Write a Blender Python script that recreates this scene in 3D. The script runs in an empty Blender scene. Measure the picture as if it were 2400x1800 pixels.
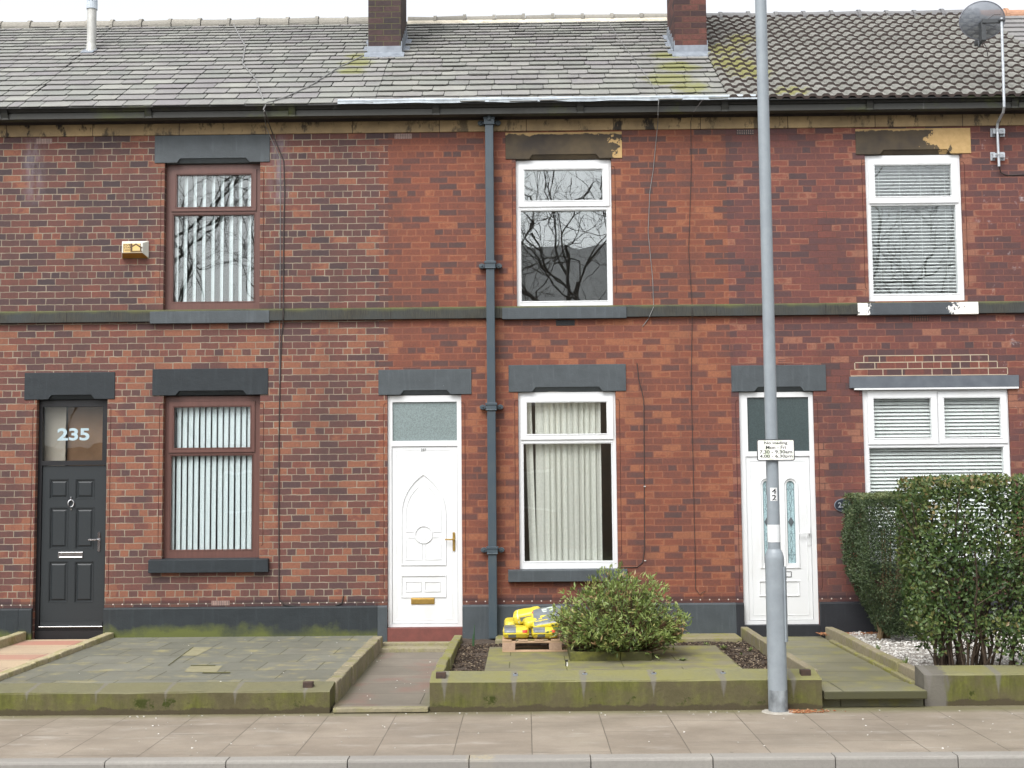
import bpy, math, random
from mathutils import Vector, Matrix, noise as mnoise
random.seed(7)
R = math.radians
sc = bpy.context.scene
col = sc.collection

# ------------------------------------------------------------------ camera
CAM = Vector((0.0, -16.2, 2.09)); FPX = 3000.0
YAW, PITCH, ROLL = 0.0095, math.atan(232 / 3000), 0.009
fw = Vector((-math.sin(YAW) * math.cos(PITCH), math.cos(YAW) * math.cos(PITCH), math.sin(PITCH)))
r0 = fw.cross(Vector((0, 0, 1))).normalized(); u0 = r0.cross(fw)
rt = r0 * math.cos(ROLL) - u0 * math.sin(ROLL)
up = u0 * math.cos(ROLL) + r0 * math.sin(ROLL)
cam = bpy.data.objects.new('camera', bpy.data.cameras.new('camera'))
cam.data.sensor_width = 36; cam.data.lens = 45.0
cam.data.clip_start = 0.1; cam.data.clip_end = 2000
M4 = Matrix((rt, up, -fw)).transposed().to_4x4(); M4.translation = CAM
cam.matrix_world = M4
col.objects.link(cam); sc.camera = cam

# ------------------------------------------------------------------ sky, sun, exposure
SUN_EL, SUN_AZ = R(52), R(205)          # azimuth measured clockwise from +Y: behind the camera, a little left
w = bpy.data.worlds.new('World'); sc.world = w; w.use_nodes = True
wn = w.node_tree; wn.nodes.clear()
sky = wn.nodes.new('ShaderNodeTexSky'); sky.sky_type = 'NISHITA'; sky.sun_disc = False
sky.sun_elevation = SUN_EL; sky.sun_rotation = SUN_AZ; sky.dust_density = 4; sky.ozone_density = 1
hs = wn.nodes.new('ShaderNodeHueSaturation'); hs.inputs['Saturation'].default_value = 0.14
bg = wn.nodes.new('ShaderNodeBackground'); bg.inputs['Strength'].default_value = 0.15
wo = wn.nodes.new('ShaderNodeOutputWorld')
wn.links.new(sky.outputs[0], hs.inputs['Color']); wn.links.new(hs.outputs[0], bg.inputs['Color'])
wn.links.new(bg.outputs[0], wo.inputs[0])
sl = bpy.data.lights.new('sun', 'SUN'); sl.energy = 0.7; sl.angle = R(28); sl.color = (1, 0.97, 0.93)
so = bpy.data.objects.new('sun', sl); col.objects.link(so)
sd = Vector((math.sin(SUN_AZ) * math.cos(SUN_EL), math.cos(SUN_AZ) * math.cos(SUN_EL), math.sin(SUN_EL)))
so.rotation_euler = sd.to_track_quat('Z', 'Y').to_euler(); so.location = (0, -20, 30)
sc.view_settings.view_transform = 'Standard'; sc.view_settings.look = 'None'
sc.view_settings.gamma = 1; sc.view_settings.use_curve_mapping = False
sc.view_settings.exposure = 1.12

# ------------------------------------------------------------------ photo -> place
def ray(px, py): return fw * FPX + rt * (px - 1200) + up * (900 - py)
def P(px, py, Y=0.0):
    d = ray(px, py); t = (Y - CAM.y) / d.y; q = CAM + d * t; return q.x, q.z
def G(px, py, Z=0.0):
    d = ray(px, py); t = (Z - CAM.z) / d.z; q = CAM + d * t; return q.x, q.y
def PX(px, py=900, Y=0.0): return P(px, py, Y)[0]
def PZ(px, py, Y=0.0): return P(px, py, Y)[1]
def RC(x0, y0, x1, y1, Y=0.0):
    a, b, c, d = P(x0, y0, Y), P(x1, y0, Y), P(x0, y1, Y), P(x1, y1, Y)
    return (a[0] + c[0]) / 2, (b[0] + d[0]) / 2, (c[1] + d[1]) / 2, (a[1] + b[1]) / 2   # X0 X1 Z0 Z1

# ------------------------------------------------------------------ object helpers
def tag(o, label=None, cat=None, group=None, kind=None):
    if label: o['label'] = label
    if cat: o['category'] = cat
    if group: o['group'] = group
    if kind: o['kind'] = kind
    return o
def thing(name, label, cat, loc, group=None):
    o = bpy.data.objects.new(name, None); col.objects.link(o); o.location = loc
    o.empty_display_size = 0.2
    return tag(o, label, cat, group)
class MB:
    def __init__(s): s.v = []; s.f = []; s.m = []; s.r = []
    def face(s, pts, m=0, r=0.5):
        k = len(s.v); s.v += [tuple(p) for p in pts]; s.f.append(tuple(range(k, k + len(pts)))); s.m.append(m); s.r.append(r)
    def faces(s, vs, fs, m=0, r=0.5):
        k = len(s.v); s.v += [tuple(p) for p in vs]
        for f in fs: s.f.append(tuple(i + k for i in f)); s.m.append(m); s.r.append(r)
    def box(s, x0, x1, y0, y1, z0, z1, m=0, r=0.5):
        vs = [(x0, y0, z0), (x1, y0, z0), (x1, y1, z0), (x0, y1, z0), (x0, y0, z1), (x1, y0, z1), (x1, y1, z1), (x0, y1, z1)]
        s.faces(vs, [(0, 3, 2, 1), (4, 5, 6, 7), (0, 1, 5, 4), (1, 2, 6, 5), (2, 3, 7, 6), (3, 0, 4, 7)], m, r)
    def hexa(s, vs, m=0, r=0.5):
        s.faces(vs, [(0, 3, 2, 1), (4, 5, 6, 7), (0, 1, 5, 4), (1, 2, 6, 5), (2, 3, 7, 6), (3, 0, 4, 7)], m, r)
    def prism(s, poly, a, b, axis='Y', m=0, r=0.5):
        # poly: 2D points; axis Y -> (x,z) extruded from y=a to y=b ; axis X -> (y,z) extruded along x ; axis Z -> (x,y)
        def mk(p, t):
            return (p[0], t, p[1]) if axis == 'Y' else ((t, p[0], p[1]) if axis == 'X' else (p[0], p[1], t))
        n = len(poly); vs = [mk(p, a) for p in poly] + [mk(p, b) for p in poly]
        fs = [tuple(range(n)), tuple(range(2 * n - 1, n - 1, -1))] + [(i, i + n, (i + 1) % n + n, (i + 1) % n) for i in range(n)]
        s.faces(vs, fs, m, r)
    def tube(s, pts, rad, n=8, m=0, cap=True, r=0.5):
        pts = [Vector(p) for p in pts]; k = len(pts)
        rads = rad if isinstance(rad, (list, tuple)) else [rad] * k
        vs = []; prev = None
        for i, p in enumerate(pts):
            d = (pts[min(i + 1, k - 1)] - pts[max(i - 1, 0)])
            d = d.normalized() if d.length > 1e-9 else Vector((0, 0, 1))
            if prev is None: a = d.orthogonal().normalized()
            else:
                a = prev - d * prev.dot(d); a = a.normalized() if a.length > 1e-6 else d.orthogonal().normalized()
            prev = a; b = d.cross(a)
            for j in range(n):
                t = 2 * math.pi * j / n; vs.append(p + (a * math.cos(t) + b * math.sin(t)) * rads[i])
        fs = []
        for i in range(k - 1):
            for j in range(n):
                fs.append((i * n + j, i * n + (j + 1) % n, (i + 1) * n + (j + 1) % n, (i + 1) * n + j))
        if cap: fs += [tuple(range(n - 1, -1, -1)), tuple((k - 1) * n + j for j in range(n))]
        s.faces(vs, fs, m, r)
    def lathe(s, c, prof, n=28, m=0):       # prof: (radius, z)
        vs = []
        for rr, z in prof:
            for j in range(n):
                t = 2 * math.pi * j / n; vs.append((c[0] + rr * math.cos(t), c[1] + rr * math.sin(t), c[2] + z))
        fs = [(i * n + j, i * n + (j + 1) % n, (i + 1) * n + (j + 1) % n, (i + 1) * n + j) for i in range(len(prof) - 1) for j in range(n)]
        fs += [tuple(range(n - 1, -1, -1)), tuple((len(prof) - 1) * n + j for j in range(n))]
        s.faces(vs, fs, m)
    def frame(s, x0, x1, z0, z1, y0, y1, wl, wr, wb, wt, m=0):   # four mitre-less members butted end to end
        s.box(x0, x0 + wl, y0, y1, z0, z1, m); s.box(x1 - wr, x1, y0, y1, z0, z1, m)
        s.box(x0 + wl, x1 - wr, y0, y1, z0, z0 + wb, m); s.box(x0 + wl, x1 - wr, y0, y1, z1 - wt, z1, m)
    def build(s, name, mats, parent=None, smooth=False, bev=0, label=None):
        me = bpy.data.meshes.new(name); me.from_pydata(s.v, [], s.f); me.update()
        if not isinstance(mats, (list, tuple)): mats = [mats]
        for q in mats: me.materials.append(q)
        me.polygons.foreach_set('material_index', s.m)
        at = me.attributes.new('rnd', 'FLOAT', 'FACE'); at.data.foreach_set('value', s.r)
        if smooth: me.polygons.foreach_set('use_smooth', [True] * len(me.polygons))
        o = bpy.data.objects.new(name, me); col.objects.link(o)
        if parent:
            o.parent = parent
            if parent.parent is None and parent.type == 'EMPTY': o.location = -Vector(parent.location)
        if bev:
            b = o.modifiers.new('bevel', 'BEVEL'); b.width = bev; b.segments = 2; b.limit_method = 'ANGLE'
        if label: o['label'] = label
        return o
def text(s, name, x0, x1, z0, z1, Y, mt, parent, bold=0.0, ext=0.0015, spacing=1.0):
    cu = bpy.data.curves.new('text', 'FONT'); cu.body = s; cu.size = 1; cu.extrude = 0.01; cu.offset = bold
    cu.space_character = spacing
    ob = bpy.data.objects.new('text', cu); col.objects.link(ob)
    bpy.context.view_layer.update()
    me = bpy.data.meshes.new_from_object(ob.evaluated_get(bpy.context.evaluated_depsgraph_get()))
    bpy.data.objects.remove(ob)
    xs = [v.co.x for v in me.vertices]; ys = [v.co.y for v in me.vertices]
    ax, bx, ay, by = min(xs), max(xs), min(ys), max(ys)
    for v in me.vertices:
        x = x0 + (v.co.x - ax) / (bx - ax) * (x1 - x0); z = z0 + (v.co.y - ay) / (by - ay) * (z1 - z0)
        v.co = (x, Y - (ext if v.co.z > 0 else -ext), z)
    me.materials.clear(); me.materials.append(mt); me.name = name
    o = bpy.data.objects.new(name, me); col.objects.link(o)
    if parent:
        o.parent = parent
        if parent.parent is None and parent.type == 'EMPTY': o.location = -Vector(parent.location)
    return o

# ------------------------------------------------------------------ material helpers
def lin(c): c /= 255.0; return c / 12.92 if c <= 0.04045 else ((c + 0.055) / 1.055) ** 2.4
def A(r, g, b, k=0.8): return (min(.9, lin(r) * k), min(.9, lin(g) * k), min(.9, lin(b) * k), 1)
class S:
    def __init__(s, name):
        s.mat = bpy.data.materials.new(name); s.mat.use_nodes = True; s.t = s.mat.node_tree; s.t.nodes.clear()
        s.out = s.t.nodes.new('ShaderNodeOutputMaterial')
        g = s.t.nodes.new('ShaderNodeNewGeometry'); s.pos = g.outputs['Position']; s.nor = g.outputs['Normal']
        q = s.n('ShaderNodeSeparateXYZ', {0: s.pos}); s.x, s.y, s.z = q.outputs
        s._r = None
    def n(s, typ, ins={}, **props):
        nd = s.t.nodes.new(typ)
        for k, v in props.items(): setattr(nd, k, v)
        for k, v in ins.items():
            if isinstance(v, bpy.types.NodeSocket): s.t.links.new(v, nd.inputs[k])
            else: nd.inputs[k].default_value = v
        return nd
    def m(s, op, a, b=0.0, c=None, clamp=False):
        ins = {0: a, 1: b}
        if c is not None: ins[2] = c
        return s.n('ShaderNodeMath', ins, operation=op, use_clamp=clamp).outputs[0]
    def mix(s, f, a, b, blend='MIX'):
        return s.n('ShaderNodeMix', {0: f, 6: a, 7: b}, data_type='RGBA', blend_type=blend).outputs[2]
    def mr(s, v, a, b, c=0.0, d=1.0):       # clamped smooth map a..b -> c..d
        return s.n('ShaderNodeMapRange', {0: v, 1: a, 2: b, 3: c, 4: d}, clamp=True).outputs[0]
    def ramp(s, f, stops, interp='LINEAR'):
        nd = s.n('ShaderNodeValToRGB', {0: f}); e = nd.color_ramp; e.interpolation = interp
        while len(e.elements) < len(stops): e.elements.new(0.5)
        for el, (p, c) in zip(e.elements, stops): el.position = p; el.color = c
        return nd.outputs[0]
    def vec(s, x, y, z): return s.n('ShaderNodeCombineXYZ', {0: x, 1: y, 2: z}).outputs[0]
    def noise(s, scale, detail=4, rough=0.55, vec=None, stretch=None):
        v = vec or s.pos
        if stretch: v = s.n('ShaderNodeVectorMath', {0: v, 1: stretch}, operation='MULTIPLY').outputs[0]
        return s.n('ShaderNodeTexNoise', {'Vector': v, 'Scale': scale, 'Detail': detail, 'Roughness': rough}).outputs[0]
    def rnd(s):
        if s._r is None: s._r = s.n('ShaderNodeAttribute', attribute_name='rnd').outputs['Fac']
        return s._r
    def bump(s, h, dist=0.003, strength=0.6):
        return s.n('ShaderNodeBump', {'Height': h, 'Distance': dist, 'Strength': strength}).outputs[0]
    def rect(s, a, x0, x1, b, z0, z1, soft):
        fa = s.m('MULTIPLY', s.mr(a, x0 - soft, x0 + soft), s.mr(a, x1 - soft, x1 + soft, 1, 0))
        fb = s.m('MULTIPLY', s.mr(b, z0 - soft, z0 + soft), s.mr(b, z1 - soft, z1 + soft, 1, 0))
        return s.m('MULTIPLY', fa, fb)
    def pr(s, color, rough=0.7, bump=None, metal=0.0, spec=0.4):
        ins = {'Base Color': color, 'Roughness': rough, 'Metallic': metal, 'Specular IOR Level': spec}
        if bump is not None: ins['Normal'] = bump
        b = s.n('ShaderNodeBsdfPrincipled', ins); s.t.links.new(b.outputs[0], s.out.inputs[0]); s.b = b
        return s.mat
def simple(name, c, c2=None, scale=20, rough=0.6, bump=0.0, metal=0, spec=0.4, detail=4, stretch=None):
    s = S(name); f = s.noise(scale, detail, stretch=stretch)
    c2 = c2 or tuple(min(1, q * 0.8) for q in c[:3]) + (1,)
    return s.pr(s.mix(s.mr(f, .3, .7), c, c2), rough, s.bump(f, bump, .6) if bump else None, metal, spec)

# ---- brick: English garden wall bond, header course every sixth
COURSE = 0.0845; HEAD_Z = PZ(250, 728.5)         # top of the header course that sits under the upper string course
def brick(name, pal, mortar, msize, red=None, openings=(), extra=None, wob=0.0085, seed=0.0, dark_noise=0.17, course=COURSE, plugs=True, mort_noise=None, soft=.12, blend=None, lower=None):
    s = S(name)
    wv = s.n('ShaderNodeTexNoise', {'Vector': s.pos, 'Scale': 11.0, 'Detail': 3.0, 'Roughness': .6}).outputs['Color']
    wv = s.n('ShaderNodeVectorMath', {0: wv, 1: (.5, .5, .5)}, operation='SUBTRACT').outputs[0]
    wv = s.n('ShaderNodeVectorMath', {0: wv, 3: wob * 2}, operation='SCALE').outputs[0]
    q = s.n('ShaderNodeSeparateXYZ', {0: wv}).outputs
    u = s.m('ADD', s.m('ADD', s.m('ADD', s.x, s.y), 40.0 + seed), q[0])
    v = s.m('ADD', s.m('ADD', s.z, 60 * course + course - HEAD_Z), q[1])
    bt = s.n('ShaderNodeTexBrick', {'Vector': s.vec(u, v, 0.0), 'Color1': (0, 0, 0, 1), 'Color2': (1, 1, 1, 1), 'Mortar': (.5, .5, .5, 1),
             'Scale': 1.0, 'Mortar Size': s.mr(s.noise(5.0, 3, .6), .3, .7, msize * .6, msize * 1.5), 'Mortar Smooth': 0.4, 'Bias': 0.0, 'Brick Width': 0.2345, 'Row Height': course},
             offset=0.5, offset_frequency=2, squash=0.5, squash_frequency=6)
    b2 = s.n('ShaderNodeTexBrick', {'Vector': s.vec(u, v, 0.0), 'Scale': 1.0, 'Mortar Size': .020, 'Mortar Smooth': 1.0, 'Brick Width': 0.2345, 'Row Height': course}, offset=0.5, offset_frequency=2, squash=0.5, squash_frequency=6)
    big = s.noise(0.7, 3); fine = s.noise(38, 5, .65); mid = s.noise(7, 3)
    t = s.m('ADD', bt.outputs[0], s.m('MULTIPLY', s.m('SUBTRACT', big, 0.5), dark_noise * 2))
    t = s.m('ADD', t, s.m('MULTIPLY', s.m('SUBTRACT', mid, .5), 0.45))
    t = s.m('ADD', t, s.m('MULTIPLY', b2.outputs[1], soft))
    if red is not None and openings:
        mk = None
        for (a, b, c, d) in openings:
            k = s.rect(u if False else s.x, a - .16, b + .16, s.z, c, d, .07)
            mk = k if mk is None else s.m('MAXIMUM', mk, k)
        t = s.m('ADD', t, s.m('MULTIPLY', mk, red))
    if lower: t = s.m('ADD', t, s.mr(s.z, lower[0] - .05, lower[0] + .05, lower[1], 0.0))     # ruddier batch of bricks in the lower storey
    c = s.ramp(t, pal)
    if blend:   # ragged toothed edge where the neighbour's repointing stops
        par = s.m('MULTIPLY', s.m('FRACT', s.m('MULTIPLY', s.m('FLOOR', s.m('DIVIDE', v, course)), .5)), .24)
        bm = s.m('LESS_THAN', s.x, s.m('ADD', s.m('ADD', blend[0], par), s.m('MULTIPLY', s.m('SUBTRACT', mid, .5), .1)))
        c = s.mix(bm, c, s.ramp(t, blend[1]))
    c = s.mix(s.m('MULTIPLY', s.mr(fine, .35, .75), .38), c, (0.035, 0.026, 0.026, 1))
    if extra: c = extra(s, c, t)
    jn = s.noise(3.0, 3)
    mc = s.mix(s.mr(jn, .35, .7), mortar, tuple(x * .62 for x in mortar[:3]) + (1,))
    if mort_noise: mc = s.mix(s.mr(s.noise(1.1, 2), .45, .62), mc, mort_noise)
    if blend: mc = s.mix(bm, mc, blend[2])
    gr = s.m('MULTIPLY', s.mr(s.noise(1.0, 5, .65, stretch=(2.2, 2.2, .55)), .48, .72), .34)
    c = s.mix(bt.outputs[1], c, mc)
    c = s.mix(gr, c, (.05, .038, .036, 1))
    c = s.mix(s.mr(s.noise(21, 2, .5), .75, .79, 0, .55), c, (.36, .29, .25, 1))
    if plugs:   # white damp-course plugs, one to a header, in the course above the plinth
        zc = PLZ + 0.045
        fx = s.m('FRACT', s.m('DIVIDE', s.m('ADD', s.x, 40.0), 0.117))
        dx = s.m('MULTIPLY', s.m('SUBTRACT', fx, .5), .117); dz = s.m('SUBTRACT', s.z, zc)
        dd = s.m('SQRT', s.m('ADD', s.m('MULTIPLY', dx, dx), s.m('MULTIPLY', dz, dz)))
        row = s.rect(s.x, -60, 60, s.z, PLZ, PLZ + .085, .01)
        c = s.mix(s.m('MULTIPLY', row, .55), c, (0.03, .022, .026, 1))
        c = s.mix(s.mr(dd, .006, .011, .85, 0), c, (.6, .52, .47, 1))
    h = s.m('ADD', s.m('MULTIPLY', s.m('SUBTRACT', 1.0, bt.outputs[1]), 1.0), s.m('MULTIPLY', fine, .35))
    return s.pr(c, 0.82, s.bump(h, 0.006, .55), spec=.25)
PLZ = PZ(1100, 1419, -.04)                 # top of the plinth
# ------------------------------------------------------------------ levels and shared sizes
H235, H237, H239 = PX(57), PX(885), PX(1713)
WID = H237 - H235
H233, H241, HEND = H235 - WID, H239 + WID, H239 + 2 * WID
X_BREAK = [H233, H235, H237, H239, H241, HEND]
STR0, STR1 = PZ(1200, 746), PZ(1200, 718.8)          # string course
FRZ0, FRZ1 = PZ(900, 310.6, -.02), PZ(900, 285, -.02)   # frieze
GB = PZ(900, 270, -.27)                                # underside of the gutter
EY, EZ = -0.33, PZ(1200, 238, -.33)                    # eaves line
TH = math.atan(0.656); CT, ST = math.cos(TH), math.sin(TH)
# ridge: where the sight line through photo row 48 meets the roof plane
d_ = ray(1200, 48); k_ = d_.z / d_.y
RY = (EZ - .656 * EY - CAM.z + k_ * CAM.y) / (k_ - .656); RZ = EZ + .656 * (RY - EY)
SLOPE = (RY - EY) / CT
GZ = 0.19                                              # garden level
def roofp(x, u, n=0.0): return (x, EY + u * CT - n * ST, EZ + u * ST + n * CT)

# ------------------------------------------------------------------ materials
DK = (0.030, 0.023, 0.026, 1); BR = (.105, .040, .033, 1); RD = (.20, .066, .042, 1); OR = (.34, .105, .05, 1); BUF = (.42, .25, .13, 1); PU = (.085, .048, .052, 1)
PAL235 = [(0, (.060, .044, .047, 1)), (.2, (.084, .050, .050, 1)), (.45, (.112, .056, .050, 1)), (.7, (.138, .060, .050, 1)), (.95, (.172, .066, .050, 1)), (1.0, (.24, .10, .062, 1))]
PAL237 = [(0, (.084, .053, .050, 1)), (.2, (.115, .057, .049, 1)), (.45, (.162, .062, .045, 1)), (.7, (.192, .068, .044, 1)), (.95, (.222, .074, .044, 1)), (1.0, (.28, .11, .06, 1))]
PAL239 = [(0, (.078, .050, .052, 1)), (.25, (.108, .053, .052, 1)), (.5, (.138, .057, .051, 1)), (.75, (.165, .061, .050, 1)), (.95, (.20, .068, .049, 1)), (1.0, (.27, .12, .08, 1))]

def stone_frieze(name):
    s = S(name)
    bl = s.n('ShaderNodeTexBrick', {'Vector': s.vec(s.m('ADD', s.x, 31.3), 0.2, 0.0), 'Color1': (0, 0, 0, 1), 'Color2': (1, 1, 1, 1), 'Scale': 1.0, 'Mortar Size': .005, 'Brick Width': 1.12, 'Row Height': .6}, squash=1.0, squash_frequency=1, offset=.0)
    n1 = s.noise(1.6, 5, .6); n2 = s.noise(9, 5, .65); n3 = s.noise(4.5, 6, .7, stretch=(1, 1, .5))
    base = s.mix(s.mr(n2, .3, .7), (.44, .32, .17, 1), (.34, .245, .135, 1))
    base = s.mix(s.m('MULTIPLY', s.mr(n1, .38, .6), .62), base, (.15, .115, .075, 1))
    base = s.mix(s.mr(n3, .53, .60), base, (.045, .04, .036, 1))
    base = s.mix(s.m('MULTIPLY', bl.outputs[0], .28), base, (.40, .30, .17, 1))
    base = s.mix(bl.outputs[1], base, (.07, .05, .04, 1))
    return s.pr(base, .88, s.bump(n2, .004, .5), spec=.2)
def soot_lintel(name, edge_x, seed):
    # sandstone lintel with soot skin, flaked to clean buff stone along an edge
    s = S(name)
    n1 = s.noise(2.2, 6, .62); n2 = s.noise(14, 5, .7)
    d = s.m('ADD', s.m('MULTIPLY', s.m('SUBTRACT', s.x, edge_x), 1.5), s.m('MULTIPLY', s.m('SUBTRACT', n1, .5), 2.6))
    d = s.m('ADD', d, s.m('MULTIPLY', s.m('SUBTRACT', n2, .5), .45))
    soot = s.mix(s.mr(s.noise(2.0, 3), .35, .65), (.042, .037, .034, 1), (.10, .078, .05, 1))
    soot = s.mix(s.m('MULTIPLY', s.mr(n2, .4, .7), .35), soot, (.06, .05, .04, 1))
    clean = s.mix(s.mr(n2, .3, .7), (.50, .34, .16, 1), (.40, .27, .12, 1))
    c = s.mix(s.mr(d, .0, .035), soot, clean)
    zt = s.m('ADD', s.m('SUBTRACT', FRZ0 - .055, s.z), s.m('MULTIPLY', s.m('SUBTRACT', s.noise(5, 5, .7), .5), -.13))
    c = s.mix(s.m('MULTIPLY', s.mr(zt, .0, -.012), .8), c, clean)
    return s.pr(c, .85, s.bump(n2, .004, .6), spec=.2)
def painted_stone(name, c, moss=False, peel=None):
    s = S(name)
    chip = s.mr(s.noise(16, 5, .72), .69, .72, 0, .55)
    n1 = s.noise(6, 5, .6); n2 = s.noise(45, 4, .6)
    q = s.mix(s.mr(n1, .3, .7), c, tuple(x * .78 for x in c[:3]) + (1,))
    q = s.mix(s.m('MULTIPLY', s.mr(s.noise(5, 4, .6, stretch=(4, 4, .4)), .55, .75), .3), q, tuple(min(1, x * 1.7 + .01) for x in c[:3]) + (1,))
    q = s.mix(chip, q, tuple(min(1, x * 2.2 + .02) for x in c[:3]) + (1,))
    if moss:    # algae creeping up from the paving
        k = s.m('ADD', s.m('MULTIPLY', s.m('SUBTRACT', GZ + .16, s.z), 5.0), s.m('MULTIPLY', s.m('SUBTRACT', s.noise(2.2, 5, .65), .5), 2.6))
        k = s.m('MULTIPLY', k, s.mr(s.noise(.55, 2), .34, .5))
        q = s.mix(s.mr(k, .0, .65, 0, .85), q, (.10, .115, .025, 1))
    if peel:    # white undercoat showing where the paint has flaked, at both ends of the sill
        dd = s.m('MINIMUM', s.m('ADD', .06, s.m('MULTIPLY', s.m('ABSOLUTE', s.m('SUBTRACT', s.x, peel[0])), 1.3)), s.m('MULTIPLY', s.m('ABSOLUTE', s.m('SUBTRACT', s.x, peel[1])), .75))
        f = s.m('ADD', s.m('MULTIPLY', s.m('SUBTRACT', .15, dd), 2.2), s.m('MULTIPLY', s.m('SUBTRACT', s.noise(7, 6, .75), .5), 1.6))
        q = s.mix(s.mr(f, .0, .02), q, (.8, .78, .74, 1))
    return s.pr(q, .6, s.bump(s.m('ADD', n1, s.m('MULTIPLY', n2, .4)), .007, .7), spec=.35)
def band_stone(name):   # blackened stone band, streaked by the tooling, green along the top
    s = S(name)
    n = s.noise(3, 5, .6); st = s.noise(30, 3, .6, stretch=(3, 3, .25))
    c = s.mix(s.mr(st, .35, .7), (.032, .031, .028, 1), (.07, .065, .047, 1))
    c = s.mix(s.mr(n, .3, .7), c, (.05, .055, .055, 1))
    j = s.m('FRACT', s.m('DIVIDE', s.m('ADD', s.x, 40.33), 1.38))
    c = s.mix(s.mr(j, .0035, .006, 1, 0), c, (.02, .018, .016, 1))
    k = s.m('ADD', s.m('MULTIPLY', s.m('SUBTRACT', s.z, STR1 - .05), 14.0), s.m('MULTIPLY', s.m('SUBTRACT', s.noise(2.5, 5, .65), .5), 2.2))
    c = s.mix(s.mr(k, .1, .9, 0, .7), c, (.12, .125, .04, 1))
    return s.pr(c, .85, s.bump(st, .003, .5), spec=.2)
def gutter_mat():
    s = S('weathered black gutter paint')
    n = s.noise(1.3, 6, .65); f = s.noise(20, 4, .6)
    c = s.mix(s.mr(f, .3, .7), (.008, .008, .008, 1), (.018, .018, .017, 1))
    c = s.mix(s.mr(s.z, GB + .07, GB + .078, .6, 0.0), c, (.045, .046, .04, 1))
    c = s.mix(s.mr(n, .56, .70, 0, .8), c, (.055, .065, .012, 1))
    c = s.mix(s.mr(s.noise(2.3, 3, .6, stretch=(2, 1, .15)), .68, .74, 0, .5), c, (.20, .20, .2, 1))
    return s.pr(c, .55, s.bump(f, .002, .4), spec=.4)
def slate_mat(name, warm, patches):
    s = S(name)
    n = s.noise(3.5, 5, .6, stretch=(1, .6, .6)); f = s.noise(30, 5, .65)
    c = s.ramp(s.rnd(), [(0, (.165, .172, .162, 1)), (.3, (.215, .222, .203, 1)), (.62, (.192, .186, .188, 1)), (.85, (.26, .265, .24, 1)), (1, (.18, .172, .18, 1))])
    c = s.mix(s.m('MULTIPLY', s.mr(n, .42, .68), .45), c, (.135, .122, .135, 1))
    c = s.mix(s.m('MULTIPLY', s.mr(f, .45, .75), .45), c, warm)
    c = s.mix(s.mr(s.noise(55, 2, .5), .74, .78, 0, .6), c, (.42, .42, .38, 1))
    g = s.mr(s.noise(6, 5, .7), .66, .74, 0, .5)
    for (px, py, pz, rr) in patches:
        dd = s.n('ShaderNodeVectorMath', {0: s.pos, 1: (px, py, pz)}, operation='DISTANCE').outputs['Value']
        k = s.m('ADD', s.mr(dd, rr * .25, rr, 1, -.4), s.m('MULTIPLY', s.m('SUBTRACT', s.noise(5, 5, .7), .5), 1.5))
        g = s.m('MAXIMUM', g, s.mr(k, .45, .95, 0, .8))
    c = s.mix(g, c, (.185, .19, .062, 1))
    return s.pr(c, .62, s.bump(f, .002, .5), spec=.3)
def tile_mat(name, c1, c2, moss):
    s = S(name)
    f = s.noise(25, 5, .65); n = s.noise(4, 4)
    c = s.mix(s.rnd(), c1, c2); c = s.mix(s.m('MULTIPLY', s.mr(f, .4, .75), .4), c, tuple(x * .6 for x in c1[:3]) + (1,))
    for (px, py, pz, rr) in moss:
        dd = s.n('ShaderNodeVectorMath', {0: s.pos, 1: (px, py, pz)}, operation='DISTANCE').outputs['Value']
        k = s.m('ADD', s.mr(dd, rr * .3, rr, 1, -.4), s.m('MULTIPLY', s.m('SUBTRACT', s.noise(6, 5, .7), .5), 1.6))
        c = s.mix(s.mr(k, .4, .95, 0, .85), c, (.185, .18, .055, 1))
    c = s.mix(s.mr(s.noise(9, 4, .7), .68, .75, 0, .5), c, (.16, .15, .04, 1))
    return s.pr(c, .8, s.bump(f, .002, .5), spec=.25)
def glass(name, refl=.11, tint=(.985, .995, .995, 1), wave=.003, ws=1.6, obscure=None):
    s = S(name)
    nn = s.noise(ws, 2, .4)
    bmp = s.n('ShaderNodeBump', {'Height': nn, 'Distance': wave, 'Strength': 1.0}).outputs[0]
    gl = s.n('ShaderNodeBsdfGlossy', {'Color': (.95, 1.0, 1.0, 1), 'Roughness': 0.0 if not obscure else .25, 'Normal': bmp})
    if obscure:
        f = s.noise(85, 3, .6)
        tr = s.n('ShaderNodeBsdfPrincipled', {'Base Color': s.mix(s.mr(f, .35, .65), obscure, tuple(x * .6 for x in obscure[:3]) + (1,)), 'Roughness': .35, 'Normal': s.bump(f, .002, .5)})
    else: tr = s.n('ShaderNodeBsdfTransparent', {'Color': tint})
    bf = s.n('ShaderNodeNewGeometry').outputs['Backfacing']      # same reflectance from both sides of the thin pane
    fr = s.n('ShaderNodeFresnel', {'IOR': s.mr(bf, 0.0, 1.0, 1.45, 1 / 1.45)}).outputs[0]
    k = s.m('ADD', fr, refl, clamp=True)
    mx = s.n('ShaderNodeMixShader', {0: k, 1: tr.outputs[0], 2: gl.outputs[0]})
    s.t.links.new(mx.outputs[0], s.out.inputs[0])
    return s.mat
M = {}
M['band'] = band_stone('soot blackened stone band'); M['gutter'] = gutter_mat(); M['frieze'] = stone_frieze('buff sandstone frieze')
M['soffit'] = simple('dark soffit', (.03, .024, .022, 1), (.05, .035, .03, 1), 8, .9)
M['slatepaint'] = painted_stone('slate grey masonry paint', (.066, .078, .086, 1))
M['plinth237'] = painted_stone('slate grey plinth paint', (.062, .074, .082, 1))
M['bluepaint'] = painted_stone('blue black masonry paint', (.019, .025, .030, 1))
M['plinth235'] = painted_stone('blue black plinth paint', (.021, .027, .031, 1), moss=True)
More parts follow.
